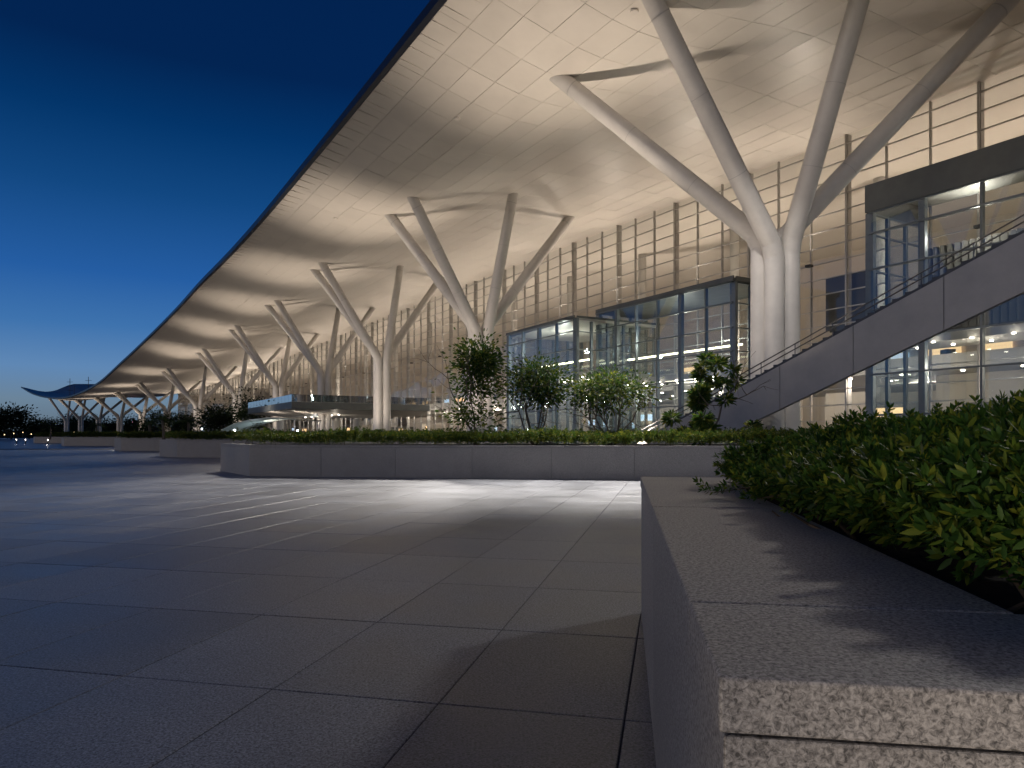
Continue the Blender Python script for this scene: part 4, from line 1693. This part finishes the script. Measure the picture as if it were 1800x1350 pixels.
def far_tree(u, vt, Y, wpx, label, seed, name='broadleaf_tree', mt='leafdark', group='dark trees beyond the plaza'):
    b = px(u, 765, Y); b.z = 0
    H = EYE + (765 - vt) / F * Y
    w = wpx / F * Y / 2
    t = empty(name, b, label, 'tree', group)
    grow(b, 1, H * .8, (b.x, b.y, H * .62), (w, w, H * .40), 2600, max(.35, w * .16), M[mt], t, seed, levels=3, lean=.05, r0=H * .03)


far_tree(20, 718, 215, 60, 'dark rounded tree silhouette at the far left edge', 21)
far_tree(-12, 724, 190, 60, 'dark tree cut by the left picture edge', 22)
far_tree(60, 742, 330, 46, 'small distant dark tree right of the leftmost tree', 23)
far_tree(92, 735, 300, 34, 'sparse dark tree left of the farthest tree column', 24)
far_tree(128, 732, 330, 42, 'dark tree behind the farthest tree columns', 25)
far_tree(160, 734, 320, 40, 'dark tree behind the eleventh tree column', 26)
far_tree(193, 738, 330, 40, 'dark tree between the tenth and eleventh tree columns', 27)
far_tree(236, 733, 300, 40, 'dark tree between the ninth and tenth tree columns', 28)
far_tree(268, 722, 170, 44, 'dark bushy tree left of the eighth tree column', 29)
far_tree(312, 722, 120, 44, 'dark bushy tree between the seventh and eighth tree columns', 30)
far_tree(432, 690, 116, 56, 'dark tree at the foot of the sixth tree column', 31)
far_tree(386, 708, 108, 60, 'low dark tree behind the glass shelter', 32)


def palm(u, Y, vt, label, seed, nf=15, fl=2.2):
    r = np.random.default_rng(seed)
    b = px(u, 765, Y); b.z = .6
    H = EYE + (765 - vt) / F * Y
    t = empty('palm_tree', b, label, 'palm', 'young palms in the planters')
    m_ = MB()
    top = b + Vector((r.normal(0, .1), 0, H * .55))
    m_.tube([b, b.lerp(top, .5) + Vector((.06, 0, 0)), top], [.14, .11, .09], 8)
    m_.build('trunk', M['bark'], t, smooth=True)
    Vs, Fs, off = [], [], 0
    for i in range(nf):
        a = 2.4 * i
        el = r.uniform(.1, 1.2)
        d = Vector((math.cos(a) * math.cos(el), math.sin(a) * math.cos(el), math.sin(el)))
        prev = top.copy()
        dd = d.copy()
        for s_ in range(7):
            dd = (dd + Vector((0, 0, -.17))).normalized()
            cur = prev + dd * fl / 7
            sd = dd.cross(Vector((0, 0, 1))).normalized()
            P_ = np.array([tuple(prev.lerp(cur, f)) for f in (.1, .4, .7, 1.0) for _ in (0, 1)])
            D_ = np.array([tuple((sd * sg + dd * .7 + Vector((0, 0, -.25)))) for f in range(4) for sg in (-1, 1)])
            ln = np.full(8, fl * .26 * (1 - .1 * s_))
            V, Fq = leaves(P_, D_, ln, ln * .13, r.uniform(-.3, .3, 8))
            Vs.append(V); Fs.append(Fq + off); off += len(V)
            prev = cur
    tag(np_mesh('fronds', np.concatenate(Vs), np.concatenate(Fs), M['palm'], t, tuple(b)), kind='stuff')


palm(288, 52, 715, 'bright green young palm left of the seventh tree column', 41, fl=1.7)
palm(330, 53, 722, 'dim young palm at the foot of the seventh tree column', 42, fl=1.6)
palm(262, 56, 730, 'small palm near the left planter corner', 43, fl=1.3)
palm(88, 100, 738, 'thin distant palm at the left end of the plaza', 44, fl=1.8)
palm(170, 92, 735, 'distant palm under the eleventh tree column', 45, fl=2.0)
palm(455, 42, 742, 'low spreading palm right of the glass shelter', 46, fl=1.3)

# distant ground cover and hills beyond the plaza
V_, n0 = [], 0
m_ = MB()
hx = np.linspace(-900, 300, 80)
for a, b in zip(hx[:-1], hx[1:]):
    ha = 9 + 5 * math.sin(a * .011) + 3 * math.sin(a * .037 + 1); hb = 9 + 5 * math.sin(b * .011) + 3 * math.sin(b * .037 + 1)
    m_.quad((a, 760, -1), (b, 760, -1), (b, 800, hb), (a, 800, ha))
    m_.quad((a, 800, ha), (b, 800, hb), (b, 900, -1), (a, 900, -1))
tag(m_.build('hills', M['hill']), kind='structure')
# belt of shrubs along the far edge of the plaza, one dark mass
n = 9000
t_ = rng.uniform(0, 1, n)
X = -330 + 330 * t_; Yb = 330 - 60 * t_ + rng.normal(0, 6, n)
Z = np.abs(rng.normal(0, 1, n)) * 2.2 * (.6 + .4 * np.sin(X * .11) * np.sin(X * .041))
V, Fq = leaves(np.stack([X, Yb, Z], 1), rng.normal(0, 1, (n, 3)), rng.uniform(.8, 1.6, n), rng.uniform(.5, .9, n), rng.uniform(0, 6, n))
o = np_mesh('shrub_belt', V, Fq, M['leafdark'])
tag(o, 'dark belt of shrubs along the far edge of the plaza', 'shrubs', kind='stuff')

# ================================================================== SMALL LAMPS
def bollard(p, label, energy=12, h=.8, col='lampb', c=(1, .93, .85), off=(0, -.12), aim=None):
    t = empty('bollard_light', p, label, 'bollard', 'low bollard lights on the plaza')
    m_ = MB(); m_.tube([p, p + Vector((0, 0, h - .22))], [.07, .06], 10); m_.build('post', M['collar'], t, smooth=True)
    m_ = MB(); m_.tube([p + Vector((0, 0, h - .215)), p + Vector((0, 0, h - .05))], .055, 10); m_.build('lens', M[col], t, smooth=True)
    m_ = MB(); m_.tube([p + Vector((0, 0, h - .045)), p + Vector((0, 0, h))], [.08, .07], 10); m_.build('cap', M['collar'], t, smooth=True)
    if aim: spot('bollard_lamp', p + Vector((off[0], off[1], h - .13)), aim, energy, 56, radius=.06, color=c, parent=t)
    elif energy: point('bollard_lamp', p + Vector((0, 0, h - .13)) + Vector((*off, 0)), energy, .06, c, t)


def gp(u, v):
    Y = EYE * F / (v - 765)
    return Vector(((u - 900) / F * Y, Y, 0))


bollard(gp(204, 791), 'small lit bollard at the corner of the third planter back', 18, .7)
bollard(gp(84, 781), 'small lit bollard at the corner of the distant fourth planter', 18, .7)
bollard(gp(29, 780), 'small lit bollard, leftmost on the far plaza', 8, .7)
bollard(gp(45, 780.5), 'small lit bollard, second from the left on the far plaza', 8, .7)
bollard(Vector((-1.15, -1.25, 0)), 'unseen low bollard light added behind the viewpoint to light the near planter', 190, .74, 'lampy', (1.0, .86, .72), off=(.10, .06), aim=(1.7, .75, .8))  # out-of-view lamp added to brighten the near planter's front face
for i, (u, v, Y, col, lab, e) in enumerate(((412, 757, 78, 'lampw', 'brilliant white floodlamp under the left side of the entrance canopy', 90),
                                            (523, 757, 70, 'lampw', 'small white floodlamp at the right foot of the glass shelter', 40),
                                            (355, 754, 84, 'lampw', 'white floodlamp at the left foot of the glass shelter', 60),
                                            (233, 742, 320, 'beacon', 'pink beacon far off between the tree columns', 0))):
    p = px(u, v, Y)
    t = empty('flood_lamp', (p.x, p.y, 0), lab, 'lamp')
    m_ = MB(); m_.tube([(p.x, p.y, 0), (p.x, p.y, p.z - .1)], .05, 6); m_.build('post', M['collar'], t)
    m_ = MB(); m_.sphere(p, (.15 if i == 0 else .09) if Y < 200 else .6); m_.build('globe', M[col], t, smooth=True)
    if e: point('flood_lamp_light', p + Vector((0, -.35, .1)), e, .1, (.9, .96, 1), t)
for i, u in enumerate((8, 24, 40, 55, 70, 98, 112, 130, 148)):
    Y = 240 + 7 * i
    p = px(u, 764 - (i * 7 % 5), Y)
    t = empty('path_lamp', (p.x, p.y, 0), 'tiny yellow lamp, %s from the left along the far plaza edge' % ('first', 'second', 'third', 'fourth', 'fifth', 'sixth', 'seventh', 'eighth', 'ninth')[i], 'lamp', 'tiny yellow lamps along the far edge')
    m_ = MB(); m_.tube([(p.x, p.y, 0), (p.x, p.y, p.z)], .06, 5); m_.build('post', M['collar'], t)
    m_ = MB(); m_.sphere(p, .16); m_.build('globe', M['lampy'], t, smooth=True)
